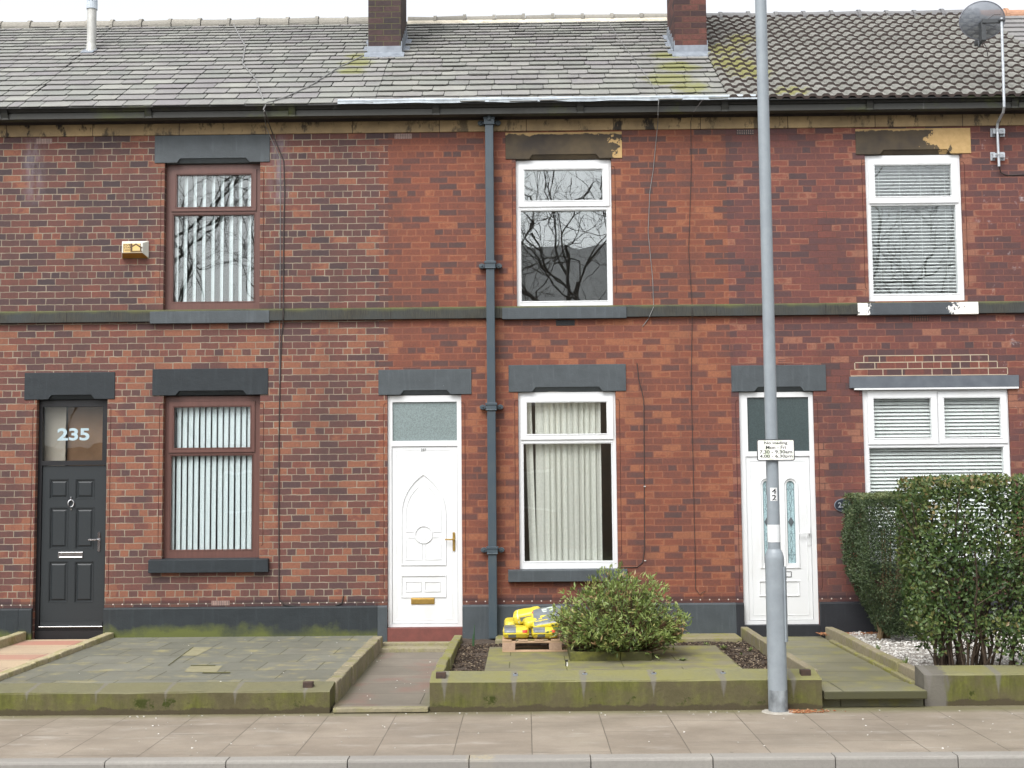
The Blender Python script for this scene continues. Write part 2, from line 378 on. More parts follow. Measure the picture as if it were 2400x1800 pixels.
M['plinth239'] = painted_stone('worn black plinth paint', (.022, .024, .029, 1))
_p = S('white upvc'); _g = _p.m('MULTIPLY', _p.mr(_p.noise(2.2, 5, .65, stretch=(1, 1, .45)), .5, .75), .4)
_d = _p.mr(_p.z, .2, .62, .30, 0); _c = _p.mix(_p.m('MAXIMUM', _g, _p.m('MULTIPLY', _d, _p.mr(_p.noise(9, 4, .6), .3, .7))), (.68, .695, .705, 1), (.50, .50, .47, 1)); M['pvc'] = _p.pr(_c, .28, spec=.5)
M['pvcplain'] = simple('plain white upvc', (.68, .695, .705, 1), (.63, .645, .655, 1), 3, .28, 0, spec=.5)
M['pvcold'] = simple('weathered white upvc', (.66, .665, .64, 1), (.56, .56, .53, 1), 5, .45)
M['brown'] = simple('brown woodgrain upvc', (.125, .058, .047, 1), (.098, .046, .038, 1), 30, .4, .0006, stretch=(1, 1, .08))
M['blackdoor'] = simple('satin anthracite door', (.021, .026, .029, 1), (.018, .022, .025, 1), 40, .42, .0004)
M['blackframe'] = simple('black door frame', (.012, .013, .015, 1), (.010, .010, .012, 1), 20, .4)
M['chrome'] = simple('chrome', (.8, .8, .82, 1), None, 10, .14, 0, metal=1)
M['brass'] = simple('brass', (.62, .42, .13, 1), (.52, .34, .10, 1), 30, .3, 0, metal=.8)
M['steel'] = simple('galvanised steel', (.52, .55, .58, 1), (.42, .45, .48, 1), 25, .45, 0, metal=.55)
M['lead'] = simple('lead flashing', (.25, .28, .315, 1), (.16, .18, .21, 1), 9, .5, .003, metal=.2)
M['blind'] = simple('pale blind fabric', (.56, .63, .64, 1), (.50, .57, .58, 1), 60, .8)
M['curtain'] = simple('cream blind fabric', (.86, .86, .80, 1), (.78, .78, .72, 1), 40, .8)
_s = S('lamp lit cream blind'); _c = _s.mix(_s.mr(_s.noise(40, 3), .3, .7), (.72, .73, .67, 1), (.64, .65, .59, 1)); _c = _s.mix(_s.m('MULTIPLY', _s.mr(_s.rnd(), .35, 1.0), .5), _c, (.42, .42, .37, 1))
_m = _s.n('ShaderNodeMixShader', {0: .35, 1: _s.n('ShaderNodeBsdfDiffuse', {0: _c}).outputs[0], 2: _s.n('ShaderNodeBsdfTranslucent', {0: _c}).outputs[0]}); _s.t.links.new(_m.outputs[0], _s.out.inputs[0]); M['curtain'] = _s.mat
M['venetian'] = simple('white venetian slat', (.70, .73, .71, 1), (.64, .67, .65, 1), 20, .4)
M['glass'] = glass('window glass', .015, wave=.002); M['glassup'] = glass('wavy window glass', .12, wave=.0022, ws=1.5); M['glassblind'] = glass('sky lit window glass', .05, wave=.0022, ws=1.5)
M['glasstea'] = glass('clear toplight glass', .03)
M['obsdark'] = glass('dark obscured glass', .03, obscure=(.045, .07, .072, 1)); M['obspale'] = glass('pale obscured glass', .06, obscure=(.21, .27, .27, 1))
M['obsblue'] = glass('pale blue leaded glass', .03, obscure=(.42, .60, .64, 1))
M['leadcame'] = simple('lead came', (.10, .12, .13, 1), None, 20, .5)
M['room'] = simple('dim room plaster', (.24, .225, .2, 1), None, 2, .9); M['hall'] = simple('beige hall board', (.40, .36, .30, 1), None, 2, .9)
M['hallbrown'] = simple('brown hall board', (.22, .13, .075, 1), None, 6, .9)
M['numblue'] = simple('frosted number film', (.40, .52, .57, 1), None, 20, .6); M['black'] = simple('black plastic', (.015, .015, .017, 1), None, 20, .45)
M['ink'] = simple('dark ink', (.04, .045, .04, 1), None, 20, .6); M['redstep'] = simple('red painted step', (.17, .055, .045, 1), (.13, .045, .038, 1), 14, .6, .002)
M['pipe'] = simple('slate blue pipe paint', (.045, .066, .084, 1), (.058, .076, .088, 1), 5, .4)
M['jamb'] = simple('dark jamb line', (.05, .02, .016, 1), (.09, .032, .022, 1), 20, .9)
M['clay'] = simple('terracotta', (.30, .12, .08, 1), (.2, .09, .07, 1), 20, .85, .002)
M['claydark'] = simple('dark terracotta', (.055, .035, .032, 1), (.04, .03, .03, 1), 20, .85, .002)
M['airlight'] = simple('pale air brick', (.36, .25, .21, 1), (.26, .18, .16, 1), 20, .85, .002)
M['cable'] = simple('black cable', (.045, .036, .034, 1), None, 5, .5); M['wire'] = simple('grey cable', (.22, .22, .215, 1), (.14, .14, .14, 1), 5, .6)
M['flue'] = simple('pale flue metal', (.46, .46, .44, 1), (.36, .36, .33, 1), 6, .5, metal=.2); M['fluecap'] = simple('pale blue grey flue cap', (.52, .58, .64, 1), None, 6, .5)
M['ridge'] = tile_mat('buff grey ridge tile', (.22, .21, .185, 1), (.29, .275, .24, 1), []); M['ridgedark'] = tile_mat('grey concrete ridge', (.165, .165, .17, 1), (.20, .2, .2, 1), [])
M['ridgered'] = tile_mat('red ridge tile', (.38, .2, .13, 1), (.42, .26, .17, 1), []); M['bedding'] = simple('cream ridge mortar', (.62, .57, .47, 1), (.46, .42, .33, 1), 9, .9, .006)
M['underlay'] = simple('dark roof underlay', (.05, .05, .047, 1), None, 5, .95)
def chim_brick(name, c1, c2, moss):
    s = S(name)
    bt = s.n('ShaderNodeTexBrick', {'Vector': s.vec(s.m('ADD', s.m('ADD', s.x, s.y), 40.06), s.m('ADD', s.z, 40.0), 0.0), 'Color1': (0, 0, 0, 1), 'Color2': (1, 1, 1, 1), 'Mortar': (.5, .5, .5, 1), 'Scale': 1.0, 'Mortar Size': .006, 'Mortar Smooth': .3, 'Brick Width': .235, 'Row Height': .0855}, offset=.5)
    f = s.noise(25, 5, .65); n = s.noise(3, 4)
    c = s.mix(s.m('ADD', bt.outputs[0], s.m('SUBTRACT', n, .5)), c1, c2); c = s.mix(s.m('MULTIPLY', s.mr(f, .4, .7), .5), c, (.03, .025, .025, 1))
    c = s.mix(bt.outputs[1], c, moss); return s.pr(c, .9, s.bump(s.m('SUBTRACT', s.m('MULTIPLY', f, .5), bt.outputs[1]), .008, .7), spec=.2)
M['chim235'] = chim_brick('sooty chimney brick', (.05, .04, .042, 1), (.085, .052, .05, 1), (.095, .09, .05, 1))
M['chim237'] = chim_brick('red brown chimney brick', (.055, .035, .036, 1), (.15, .062, .05, 1), (.10, .06, .045, 1))

# ------------------------------------------------------------------ openings (in photo pixels) -> world rectangles
DOORS = {'235': RC(81, 936, 248, 1478), '237': RC(908, 926, 1082.5, 1478), '239': RC(1738, 918, 1914, 1473)}
WINS = {'235u': RC(384, 381, 609, 726), '235l': RC(380.5, 927, 608.5, 1310), '237u': RC(1210, 373, 1435, 718.8),
        '237l': RC(1216, 918, 1446, 1335), '239u': RC(2032, 362, 2257, 705), '239l': RC(2027, 910, 2371, 1318)}
OPEN = {**DOORS, **WINS}
def op(k, d=OPEN, z0=None):
    a, b, c, e = OPEN[k]; return (a, b, c if z0 is None else z0, e)
def wall_mesh(x0, x1, ops, z0=0.0, z1=None, notch=()):
    """front wall with real openings and reveals, side and back walls, a floor between the storeys"""
    z1 = z1 or EZ - .02; mb = MB(); T = .24
    both = list(ops) + list(notch); xs = sorted({x0, x1} | {q for o in both for q in o[:2]}); zs = sorted({z0, z1} | {q for o in both for q in o[2:]})
    ins = lambda x, z: any(o[0] < x < o[1] and o[2] < z < o[3] for o in both)
    for i in range(len(xs) - 1):
        for j in range(len(zs) - 1):
            if ins((xs[i] + xs[i + 1]) / 2, (zs[j] + zs[j + 1]) / 2): continue
            a, b, c, d = xs[i], xs[i + 1], zs[j], zs[j + 1]
            mb.face([(a, 0, c), (b, 0, c), (b, 0, d), (a, 0, d)]); mb.face([(b, T, c), (a, T, c), (a, T, d), (b, T, d)], 1)
    for (a, b, c, d) in ops:
        mb.face([(a, 0, c), (a, 0, d), (a, T, d), (a, T, c)]); mb.face([(b, 0, d), (b, 0, c), (b, T, c), (b, T, d)])
        mb.face([(b, 0, c), (a, 0, c), (a, T, c), (b, T, c)])
    e = .004; D = 2 * RY - EY - .3
    for x, k in ((x0 + e, 1), (x1 - e, -1)): mb.face([(x, 0, z0), (x, D, z0), (x, D, z1), (x, 0, z1)]); mb.face([(x + k * .12, T, z0), (x + k * .12, D, z0), (x + k * .12, D, z1 - .3), (x + k * .12, T, z1 - .3)], 1)
    mb.face([(x0, D, z0), (x1, D, z0), (x1, D, z1), (x0, D, z1)])
    zf = (STR0 + STR1) / 2 - .3
    mb.box(x0 + e, x1 - e, T, D, zf, zf + .2, 1); mb.face([(x0, T, z0 + .2), (x1, T, z0 + .2), (x1, D, z0 + .2), (x0, D, z0 + .2)], 1)
    mb.face([(x0 + e, T, z1 - .3), (x1 - e, T, z1 - .3), (x1 - e, D, z1 - .3), (x0 + e, D, z1 - .3)], 1)   # upper ceiling
    mb.face([(x0 + e, T + 3.2, z0), (x1 - e, T + 3.2, z0), (x1 - e, T + 3.2, z1 - .3), (x0 + e, T + 3.2, z1 - .3)], 1)  # wall between front and back rooms
    return mb
def slate_roof(x0, x1, rough, rs, uu0=0.0):
    rg = random.Random(rs); mb = MB(); u = -.03; r = 0
    mb.face([roofp(x0, -.02, -.012), roofp(x1, -.02, -.012), roofp(x1, SLOPE, -.012), roofp(x0, SLOPE, -.012)], 1)
    while u < SLOPE - .06:
        e = .262 - .115 * (u / SLOPE); e = min(e, SLOPE - u)
        x = x0 - (.2 if r % 2 else 0.0) + rg.uniform(-.05, .05)
        while x < x1:
            wd = rg.uniform(.27, .46) * (1.0 - .22 * u / SLOPE)
            a, b = max(x, x0), min(x + wd, x1)
            if b - a > .03:
                g = rg.uniform(.003, .009) if rough < 1 else rg.uniform(.002, .005); j = rg.uniform(-.014, .014) * (.35 + rough); t = rg.uniform(.006, .011) * (1 + .35 * rough); tl = rg.uniform(-.007, .007) * rough
                c1, c2 = (rg.uniform(.004, .035) * rough + .004 for _ in (0, 1)); c1 = min(c1, (b - a) * .3); c2 = min(c2, (b - a) * .3)
                lift = rg.uniform(0, .006) * rough; L = e * 1.12
                lo = [(a + g + c1, u + j + tl), (b - g - c2, u + j - tl), (b - g, u + j - tl + c2 * .8), (b - g, u + L), (a + g, u + L), (a + g, u + j + tl + c1 * .8)]
                def nn(v): return (t + .010 + lift) * (1 - (v - u) / L) + .002
                top = [roofp(p, v, nn(v)) for p, v in lo]; bot = [roofp(p, v, max(nn(v) - t, -.004)) for p, v in lo]
                k = rg.random()
                mb.face(top, 0, k); n = 6
                for i in (5, 0, 1, 2, 4): mb.face([bot[i], bot[(i + 1) % n], top[(i + 1) % n], top[i]], 0, k)
            x += wd
        u += e; r += 1
    back = [(x0, RY, RZ - .01), (x1, RY, RZ - .01), (x1, 2 * RY - EY, EZ), (x0, 2 * RY - EY, EZ)]
    mb.face(back, 1)
    return mb
def wavy_roof(x0, x1, rs):
    rg = random.Random(rs); mb = MB(); u = -.03; r = 0; e = .252; PW = .166
    mb.face([roofp(x0, -.02, -.03), roofp(x1, -.02, -.03), roofp(x1, SLOPE, -.03), roofp(x0, SLOPE, -.03)], 1)
    def prof(x):
        p = ((x - H239) / PW) % 1.0
        f = p / .14 if p < .14 else (1.0 if p < .50 else max(0.0, 1 - (p - .50) / .20)); return .030 * f * f * (3 - 2 * f)
    step = PW / 12
    while u < SLOPE - .05:
        L = min(e * 1.08, SLOPE - u); x = x0
        while x < x1 - 1e-6:
            tw = PW * 2; k = rg.random(); dj = rg.uniform(-.003, .003); xe = min(x + tw, x1); dn = rg.uniform(-.002, .002)
            q = x
            while q < xe - 1e-6:
                b = min(q + step, xe); pa, pb = prof(q + 1e-5), prof(b - 1e-5)
                A0, B0 = roofp(q, u + dj, .040 + pa + dn), roofp(b, u + dj, .040 + pb + dn); A1, B1 = roofp(q, u + L, .002 + pa), roofp(b, u + L, .002 + pb)
                mb.face([A0, B0, B1, A1], 0, k)
                mb.face([roofp(q, u + dj, .0 + pa), roofp(b, u + dj, .0 + pb), B0, A0], 2, k)
                q = b
            x = xe
        u += e; r += 1
    mb.face([(x0, RY, RZ - .01), (x1, RY, RZ - .01), (x1, 2 * RY - EY, EZ), (x0, 2 * RY - EY, EZ)], 1)
    return mb
def plain_roof(x0, x1, rs):
    rg = random.Random(rs); mb = MB(); u = -.03; r = 0; e = .27
    mb.face([roofp(x0, -.02, -.012), roofp(x1, -.02, -.012), roofp(x1, SLOPE, -.012), roofp(x0, SLOPE, -.012)], 1)
    while u < SLOPE - .05:
        L = min(e * 1.08, SLOPE - u); x = x0 - (.19 if r % 2 else 0)
        while x < x1:
            a, b = max(x, x0), min(x + .38, x1)
            if b - a > .02:
                k = rg.random()
                vs = [roofp(a, u, 0), roofp(b - .004, u, 0), roofp(b - .004, u + L, -.012), roofp(a, u + L, -.012), roofp(a, u, .028), roofp(b - .004, u, .028), roofp(b - .004, u + L, .004), roofp(a, u + L, .004)]
                mb.hexa(vs, 0, k)
            x += .38
        u += e; r += 1
    mb.face([(x0, RY, RZ - .01), (x1, RY, RZ - .01), (x1, 2 * RY - EY, EZ), (x0, 2 * RY - EY, EZ)], 1)
    return mb
def ridge_mesh(x0, x1, rs, kind):
    rg = random.Random(rs); mb = MB(); L = .46 if kind != 'conc' else .43; x = x0
    if kind == 'bedded':
        n = 40; pts = []
        for i in range(n):
            a, b = x0 + (x1 - x0) * i / n, x0 + (x1 - x0) * (i + 1) / n
            d0, d1 = rg.uniform(.17, .21), rg.uniform(.17, .21)
            mb.prism([(RY - .165 + rg.uniform(-.012, .012), RZ - .115), (RY - .14, RZ - .055), (RY - .05, RZ + .02), (RY + .05, RZ + .02), (RY + .14, RZ - .055), (RY + .165, RZ - .115)], a, b, 'X', 1)
    while x < x1 - .02:
        b = min(x + L - .008, x1); n = 10; vs = []; fs = []
        zz = RZ - .045 + rg.uniform(-.008, .008) + (.03 if kind == 'bedded' else 0); sl = rg.uniform(-.006, .006); rad = .115 if kind != 'bedded' else .09; k = rg.random()
        for xx, rr, z2 in ((x, rad, zz + sl), (b - .05, rad, zz - sl), (b - .05, rad + .02, zz - sl), (b, rad + .02, zz - sl)):
            for j in range(n + 1):
                t = -.25 + (math.pi + .5) * j / n; vs.append((xx, RY - rr * math.cos(t) * 1.05, z2 + rr * math.sin(t)))
        for i in range(3):
            for j in range(n): a = i * (n + 1) + j; fs.append((a, a + 1, a + n + 2, a + n + 1))
        fs += [tuple(range(n, -1, -1)), tuple(3 * (n + 1) + j for j in range(n + 1))]
        mb.faces(vs, fs, 0, k); x += L
    return mb
def lintel(root, px0, pt, px1, pb, mt, wpx=None, notch=True, name='lintel', label=None):
    x0, x1, z0, z1 = RC(px0, pt, px1, pb); mb = MB(); y = -.012
    if notch and wpx:
        a, b = PX(wpx[0], pb), PX(wpx[1], pb); n = .055
        mb.prism([(x0, z0), (a, z0), (a + .045, z0 + n), (b - .045, z0 + n), (b, z0), (x1, z0), (x1, z1), (x0, z1)], y, .12, 'Y')
        # chamfered soffit piece set back under the notch
        mb.hexa([(a, y + .05, z0 + .001), (b, y + .05, z0 + .001), (b, .119, z0 + .001), (a, .119, z0 + .001), (a + .045, y + .012, z0 + n), (b - .045, y + .012, z0 + n), (b - .045, .119, z0 + n), (a + .045, .119, z0 + n)])
    else: mb.box(x0, x1, y, .12, z0, z1)
    return mb.build(name, mt, root, bev=.004, label=label)
def sill(root, px0, pt, px1, pb, mt, proj=.07, label=None):
    x0, x1, z0, z1 = RC(px0, pt, px1, pb, -proj); mb = MB()
    mb.prism([(-proj, z0), (-proj, z1 - .006), (.0, z1 + .004), (.1, z1 + .01), (.1, z0)], x0, x1, 'X')
    return mb.build('sill', mt, root, bev=.004, label=label)
def jamb_beads(root, rects):
    for (a, b, z0, z1) in rects:
        for x, sg in ((a - .045, 1), (b + .045, -1)):
            mb = MB(); mb.tube([(x + sg * .045, -.001, z1 - .10), (x + sg * .012, -.001, z1 - .105), (x, -.001, z1 - .13), (x, -.001, z0 + .18), (x + sg * .02, -.001, z0 + .16)], .0035, 5); mb.build('jamb_bead', M['jamb'], root)
# ------------------------------------------------------------------ window, door and detail builders
def plate(mb, x0, x1, z0, z1, holes, y0, y1, m=0):
    xs = sorted({x0, x1} | {q for o in holes for q in o[:2]}); zs = sorted({z0, z1} | {q for o in holes for q in o[2:]})
    ins = lambda x, z: any(o[0] < x < o[1] and o[2] < z < o[3] for o in holes)
    for i in range(len(xs) - 1):
        for j in range(len(zs) - 1):
            if ins((xs[i] + xs[i + 1]) / 2, (zs[j] + zs[j + 1]) / 2): continue
            a, b, c, d = xs[i], xs[i + 1], zs[j], zs[j + 1]
            mb.face([(a, y0, c), (b, y0, c), (b, y0, d), (a, y0, d)], m); mb.face([(b, y1, c), (a, y1, c), (a, y1, d), (b, y1, d)], m)
    for (a, b, c, d) in holes:
        mb.face([(a, y0, c), (a, y0, d), (a, y1, d), (a, y1, c)], m); mb.face([(b, y0, d), (b, y0, c), (b, y1, c), (b, y1, d)], m)
        mb.face([(a, y0, d), (b, y0, d), (b, y1, d), (a, y1, d)], m); mb.face([(b, y0, c), (a, y0, c), (a, y1, c), (b, y1, c)], m)
    a, b, c, d = x0, x1, z0, z1
    mb.face([(a, y0, d), (a, y0, c), (a, y1, c), (a, y1, d)], m); mb.face([(b, y0, c), (b, y0, d), (b, y1, d), (b, y1, c)], m)
    mb.face([(b, y0, d), (a, y0, d), (a, y1, d), (b, y1, d)], m); mb.face([(a, y0, c), (b, y0, c), (b, y1, c), (a, y1, c)], m)
def beadrect(mb, r, y, w=.012, d=.006):   # sloped glazing bead round a hole
    a, b, c, e = r
    for (p, q, s_) in (((a - w, c - w, b + w, c - w), (a, c, b, c), 0), ((b + w, c - w, b + w, e + w), (b, c, b, e), 0), ((b + w, e + w, a - w, e + w), (b, e, a, e), 0), ((a - w, e + w, a - w, c - w), (a, e, a, c), 0)):
        mb.face([(p[0], y - d, p[1]), (p[2], y - d, p[3]), (q[2], y + .012, q[3]), (q[0], y + .012, q[1])])
        # outer lip
        mb.face([(p[0], y + .002, p[1]), (p[2], y + .002, p[3]), (p[2], y - d, p[3]), (p[0], y - d, p[1])])
def window(root, key, mt, cas, panes, gl, y=.075, label=None, bottom=None, frame=None):
    x0, x1, z0, z1 = WINS[key]; x0 += .002; x1 -= .002; z1 -= .002
    z0 += .004
    RCy = lambda r, yy: RC(*r, yy)
    mb = MB(); cr = [RCy(c, y - .015) for c in cas]; prs = [RCy(p, y) for p in panes]
    holes = [(a + .004, b - .004, c + .004, d - .004) for a, b, c, d in cr] + [r for r in prs[len(cas):]]
    plate(mb, x0, x1, z0, z1, holes, y, y + .075)
    for h in prs[len(cas):]: beadrect(mb, h, y)
    for c in cr: mb.frame(c[0] - .009, c[1] + .009, c[2] - .009, c[3] + .009, y - .003, y + .004, .006, .006, .006, .006)
    win = mb.build('window', frame or mt, root, bev=0, label=label)
    for i, c in enumerate(cr):
        m2 = MB(); plate(m2, c[0], c[1], c[2], c[3], [prs[i]], y - .016, y + .045); beadrect(m2, prs[i], y - .016)
        m2.build('casement', mt, win)
    for i, p in enumerate(prs):
        m3 = MB(); yy = y + (.012 if i < len(cas) else .03); m3.box(p[0] - .008, p[1] + .008, yy, yy + .02, p[2] - .008, p[3] + .008); m3.build('pane', gl, win)
    return win
def vblind(win, x0, x1, z0, z1, y, pitch, wd, ang, mt, jit=4, rs=1, skip=(), name='vertical_blind', tilt=0.0):
    rg = random.Random(rs); mb = MB(); x = x0 + pitch / 2; i = 0
    mb.box(x0, x1, y - .02, y + .02, z1 - .03, z1)
    while x < x1:
        if i not in skip:
            a = R(ang + rg.uniform(-jit, jit)); dx, dy = math.cos(a) * wd / 2, math.sin(a) * wd / 2; sw = rg.uniform(-.004, .004) + tilt * (1 if i < 2 else 0)
            n = 4
            for k in range(n):      # slightly cupped slat
                f0, f1 = -1 + 2 * k / n, -1 + 2 * (k + 1) / n; b0, b1 = .006 * (1 - f0 * f0), .006 * (1 - f1 * f1)
                mb.face([(x + dx * f0 + sw, y + dy * f0 - b0, z0), (x + dx * f1 + sw, y + dy * f1 - b1, z0), (x + dx * f1, y + dy * f1 - b1, z1 - .03), (x + dx * f0, y + dy * f0 - b0, z1 - .03)], 0, rg.random())
        x += pitch; i += 1
    return mb.build(name, mt, win)
def hblind(win, x0, x1, z0, z1, y, pitch, tilt, mt, wd=.05):
    mb = MB(); z = z1 - .03; rg = random.Random(5)
    mb.box(x0, x1, y - .02, y + .02, z1 - .025, z1)
    dy, dz = math.cos(R(tilt)) * wd / 2, math.sin(R(tilt)) * wd / 2
    while z > z0:
        j = rg.uniform(-.001, .001)
        mb.hexa([(x0, y - dy, z - dz + j), (x1, y - dy, z - dz - j), (x1, y + dy, z + dz - j), (x0, y + dy, z + dz + j), (x0, y - dy, z - dz + .002 + j), (x1, y - dy, z - dz + .002 - j), (x1, y + dy, z + dz + .002 - j), (x0, y + dy, z + dz + .002 + j)])
        z -= pitch
    for f in (.12, .36, .6, .88):
        x = x0 + (x1 - x0) * f; mb.tube([(x, y - dy - .004, z0), (x, y - dy - .004, z1)], .0015, 5)
    return mb.build('venetian_blind', mt, win)
def lever_handle(door, pl, lv, y, mt, name='handle'):
    a, b, c, d = RC(*pl, y); mb = MB()
    n = 8; ra = (b - a) / 2; pts = []
    for k in range(n + 1): t = math.pi * k / n; pts.append((a + ra + ra * math.cos(t), d - ra + ra * math.sin(t)))
    for k in range(n + 1): t = math.pi + math.pi * k / n; pts.append((a + ra + ra * math.cos(t), c + ra + ra * math.sin(t)))
    mb.prism(pts, y - .012, y + .004, 'Y')
    zz = PZ(lv[0], lv[1], y - .05); xe = PX(lv[0], lv[1], y - .05); xc = (a + b) / 2
    mb.tube([(xc, y - .008, zz), (xc, y - .05, zz), (xc - .02, y - .056, zz), (xe, y - .052, zz)], [.010, .010, .010, .0085], 8)
    mb.tube([(xc, y - .018, c + (d - c) * .24), (xc, y - .008, c + (d - c) * .24)], .006, 8)
    return mb.build(name, mt, door, smooth=False)
def air_brick(root, r, mt, rows=4, cols=10, hole=None):
    x0, x1, z0, z1 = RC(*r); mb = MB(); mb.box(x0, x1, -.005, .02, z0, z1, 0)
    for i in range(cols):
        for j in range(rows):
            a = x0 + (x1 - x0) * (i + .25) / cols; b = x0 + (x1 - x0) * (i + .75) / cols; c = z0 + (z1 - z0) * (j + .25) / rows; d = z0 + (z1 - z0) * (j + .75) / rows
            mb.box(a, b, -.0065, .0, c, d, 1)
    return mb.build('air_brick', [mt, hole or M['black']], root)
def chimney(root, pxl, pxr, pbase, mt, top_h=1.3, flash_left=False):
    # front face stands where the sight line through its foot meets the roof plane
    d = ray((pxl + pxr) / 2, pbase); k = d.z / d.y
    y = (EZ - .656 * EY - CAM.z + k * CAM.y) / (k - .656); zb = EZ + .656 * (y - EY)
    x0, x1 = PX(pxl, pbase, y), PX(pxr, pbase, y); dep = .86
    mb = MB(); mb.box(x0, x1, y, y + dep, zb - .4, RZ + top_h)
    mb.box(x0 - .04, x1 + .04, y - .04, y + dep + .04, RZ + top_h, RZ + top_h + .17); mb.box(x0 - .02, x1 + .02, y - .02, y + dep + .02, RZ + top_h + .17, RZ + top_h + .26)
    ch = mb.build('chimney', mt, root, bev=.006)
    fm = MB(); h = .14; e = .012
    n = 9
    for i in range(n):      # dressed lead apron with a wavering lower edge
        a, b = x0 - .05 + (x1 - x0 + .1) * i / n, x0 - .05 + (x1 - x0 + .1) * (i + 1) / n
        w0, w1 = (.02 * math.sin(i * 2.1 + pxl), .02 * math.sin((i + 1) * 2.1 + pxl))
        q = lambda yy, nn: (yy, EZ + .656 * (yy - EY) + nn)
        p0, p1 = q(y - .11 + w0 * .6, .03), q(y - .11 + w1 * .6, .03)
        fm.face([(a, p0[0], p0[1]), (b, p1[0], p1[1]), (b, y - e, zb + .05), (a, y - e, zb + .05)])
        fm.face([(a, p0[0], p0[1] - .025), (b, p1[0], p1[1] - .025), (b, p1[0], p1[1]), (a, p0[0], p0[1])])
    fm.box(x0 - e, x1 + e, y - e, y + .02, zb - .02, zb + h)
    for sx, s1 in ((x0, -1), (x1, 1)):      # stepped flashing up each side
        m_ = 5
        for i in range(m_):
            ya, yb = y + dep * i / m_, y + dep * (i + 1) / m_; za = EZ + .656 * (ya - EY); zc = EZ + .656 * (yb - EY)
            fm.box(min(sx, sx + s1 * e), max(sx, sx + s1 * e), ya + .002, yb - .002, za - .03, zc + .10)
            wdt = .06 + .04 * math.sin(i * 3.3 + sx)
            fm.hexa([(sx, ya, za + .022), (sx + s1 * wdt, ya + .01, za + .028), (sx + s1 * wdt, yb + .02, zc + .034), (sx, yb, zc + .024), (sx, ya, za + .03), (sx + s1 * wdt, ya + .01, za + .036), (sx + s1 * wdt, yb + .02, zc + .042), (sx, yb, zc + .034)])
    fm.build('flashing', M['lead'], ch)
    return ch
def common(root, x0, x1, pl, segs):
    """bands every house of the row has: plinth, string course, frieze, gutter"""
    mb = MB()
    for a, b in segs: mb.prism([(-.04, 0), (-.04, PLZ - .012), (-.03, PLZ), (.01, PLZ + .008), (.01, 0)], a, b, 'X')
    mb.build('plinth', pl, root, bev=.004)
    mb = MB(); mb.prism([(-.055, STR0), (-.05, STR1 - .018), (-.04, STR1 - .004), (.0, STR1 + .006), (.1, STR1 + .006), (.1, STR0)], x0, x1, 'X'); mb.build('string_course', M['band'], root)
    mb = MB(); mb.box(x0, x1, -.022, .02, FRZ0, FRZ1 + .006); mb.build('frieze', M['frieze'], root, bev=.004)
    mb = MB(); mb.prism([(-.27, GB + .012), (-.024, FRZ1 + .04), (-.024, FRZ1 + .0065), (-.001, FRZ1 + .0065), (-.001, EZ), (-.05, EZ)], x0, x1, 'X'); mb.build('soffit', M['soffit'], root)
    mb = MB(); t = EZ - .012
    mb.prism([(-.275, GB), (-.275, GB + .075), (-.295, GB + .082), (-.30, GB + .092), (-.318, GB + .115), (-.345, GB + .150), (-.352, t - .012), (-.352, t), (-.33, t), (-.2, t - .06), (-.15, t), (-.10, t), (-.10, GB + .02), (-.16, GB)], x0, x1, 'X')
    x = math.ceil(x0 / 1.83) * 1.83 + .7
    while x < x1: mb.prism([(-.28, GB - .004), (-.28, GB + .073), (-.306, GB + .09), (-.325, GB + .115), (-.352, GB + .15), (-.358, t + .002), (-.33, t + .002), (-.27, GB - .004)], x, x + .09, 'X'); x += 1.83
    mb.build('gutter', M['gutter'], root)
def base_of(x): return (x, 0.0, GZ)

# ================================================================== house 235 and its left neighbour
NOTCH = {'235': [((415, 585), 381), ((113, 222), 936), ((412, 578), 926)], '237': [((938, 1056), 925), ((1247, 1412), 917.5), ((1240, 1405), 372)], '239': [((1768, 1884), 917), ((2062, 2228), 361)]}
LZ = {}
def notches(n):
    q = []
    for (a, b), py in NOTCH[n]:
        p = {381: (363, 317, 632.5, 381), 936: (58, 873, 269.5, 936), 926: (357.5, 864, 628.5, 926), 925: (887, 866, 1105, 925), 917.5: (1192, 854.5, 1467, 917.5), 372: (1184.5, 310, 1457.5, 372), 917: (1714, 856, 1935.5, 917), 361: (2005, 301.5, 2274.5, 361)}[py]
        z0 = RC(*p)[2]; q.append((PX(a, py), PX(b, py), z0, z0 + .06))
        o = [r for r in OPEN.values() if r[0] < PX((a + b) / 2, py) < r[1] and abs(r[3] - z0) < .15][0]
        q.append((o[0], o[1], min(o[3], z0) - .0, max(o[3], z0) + .004))
    return q
def ops_of(n): 
    o = [op(k) for k in WINS if k.startswith(n)]
    if n in DOORS: o.append(op(n, DOORS, .17))
    return o
def rects_red(n): return [op(k) for k in WINS if k.startswith(n)] + ([op(n, DOORS)] if n in DOORS else [])
def ex235(s, c, t):   # salt runs below the leaking gutter joints
    k = None
    for px in (68, 652): 
        q = s.rect(s.x, PX(px) - .085, PX(px) + .085, s.z, PZ(px, 470), PZ(px, 322), .09); k = q if k is None else s.m('MAXIMUM', k, q)
    return s.mix(s.m('MULTIPLY', s.m('MULTIPLY', k, s.mr(s.noise(6, 5, .7, stretch=(2, 2, .6)), .38, .62)), .75), c, (.20, .175, .20, 1))
BR235 = brick('brick with pale repointing', PAL235, (.29, .25, .19, 1), .0054, red=.30, openings=rects_red('235'), extra=ex235, lower=(STR0, .20))
BR237 = brick('red brick with red mortar', PAL237, (.26, .115, .075, 1), .0046, red=.16, openings=rects_red('237'), mort_noise=(.17, .075, .055, 1), soft=.42, blend=(H237 + .02, PAL235, (.30, .25, .195, 1)), lower=(STR0, .12))
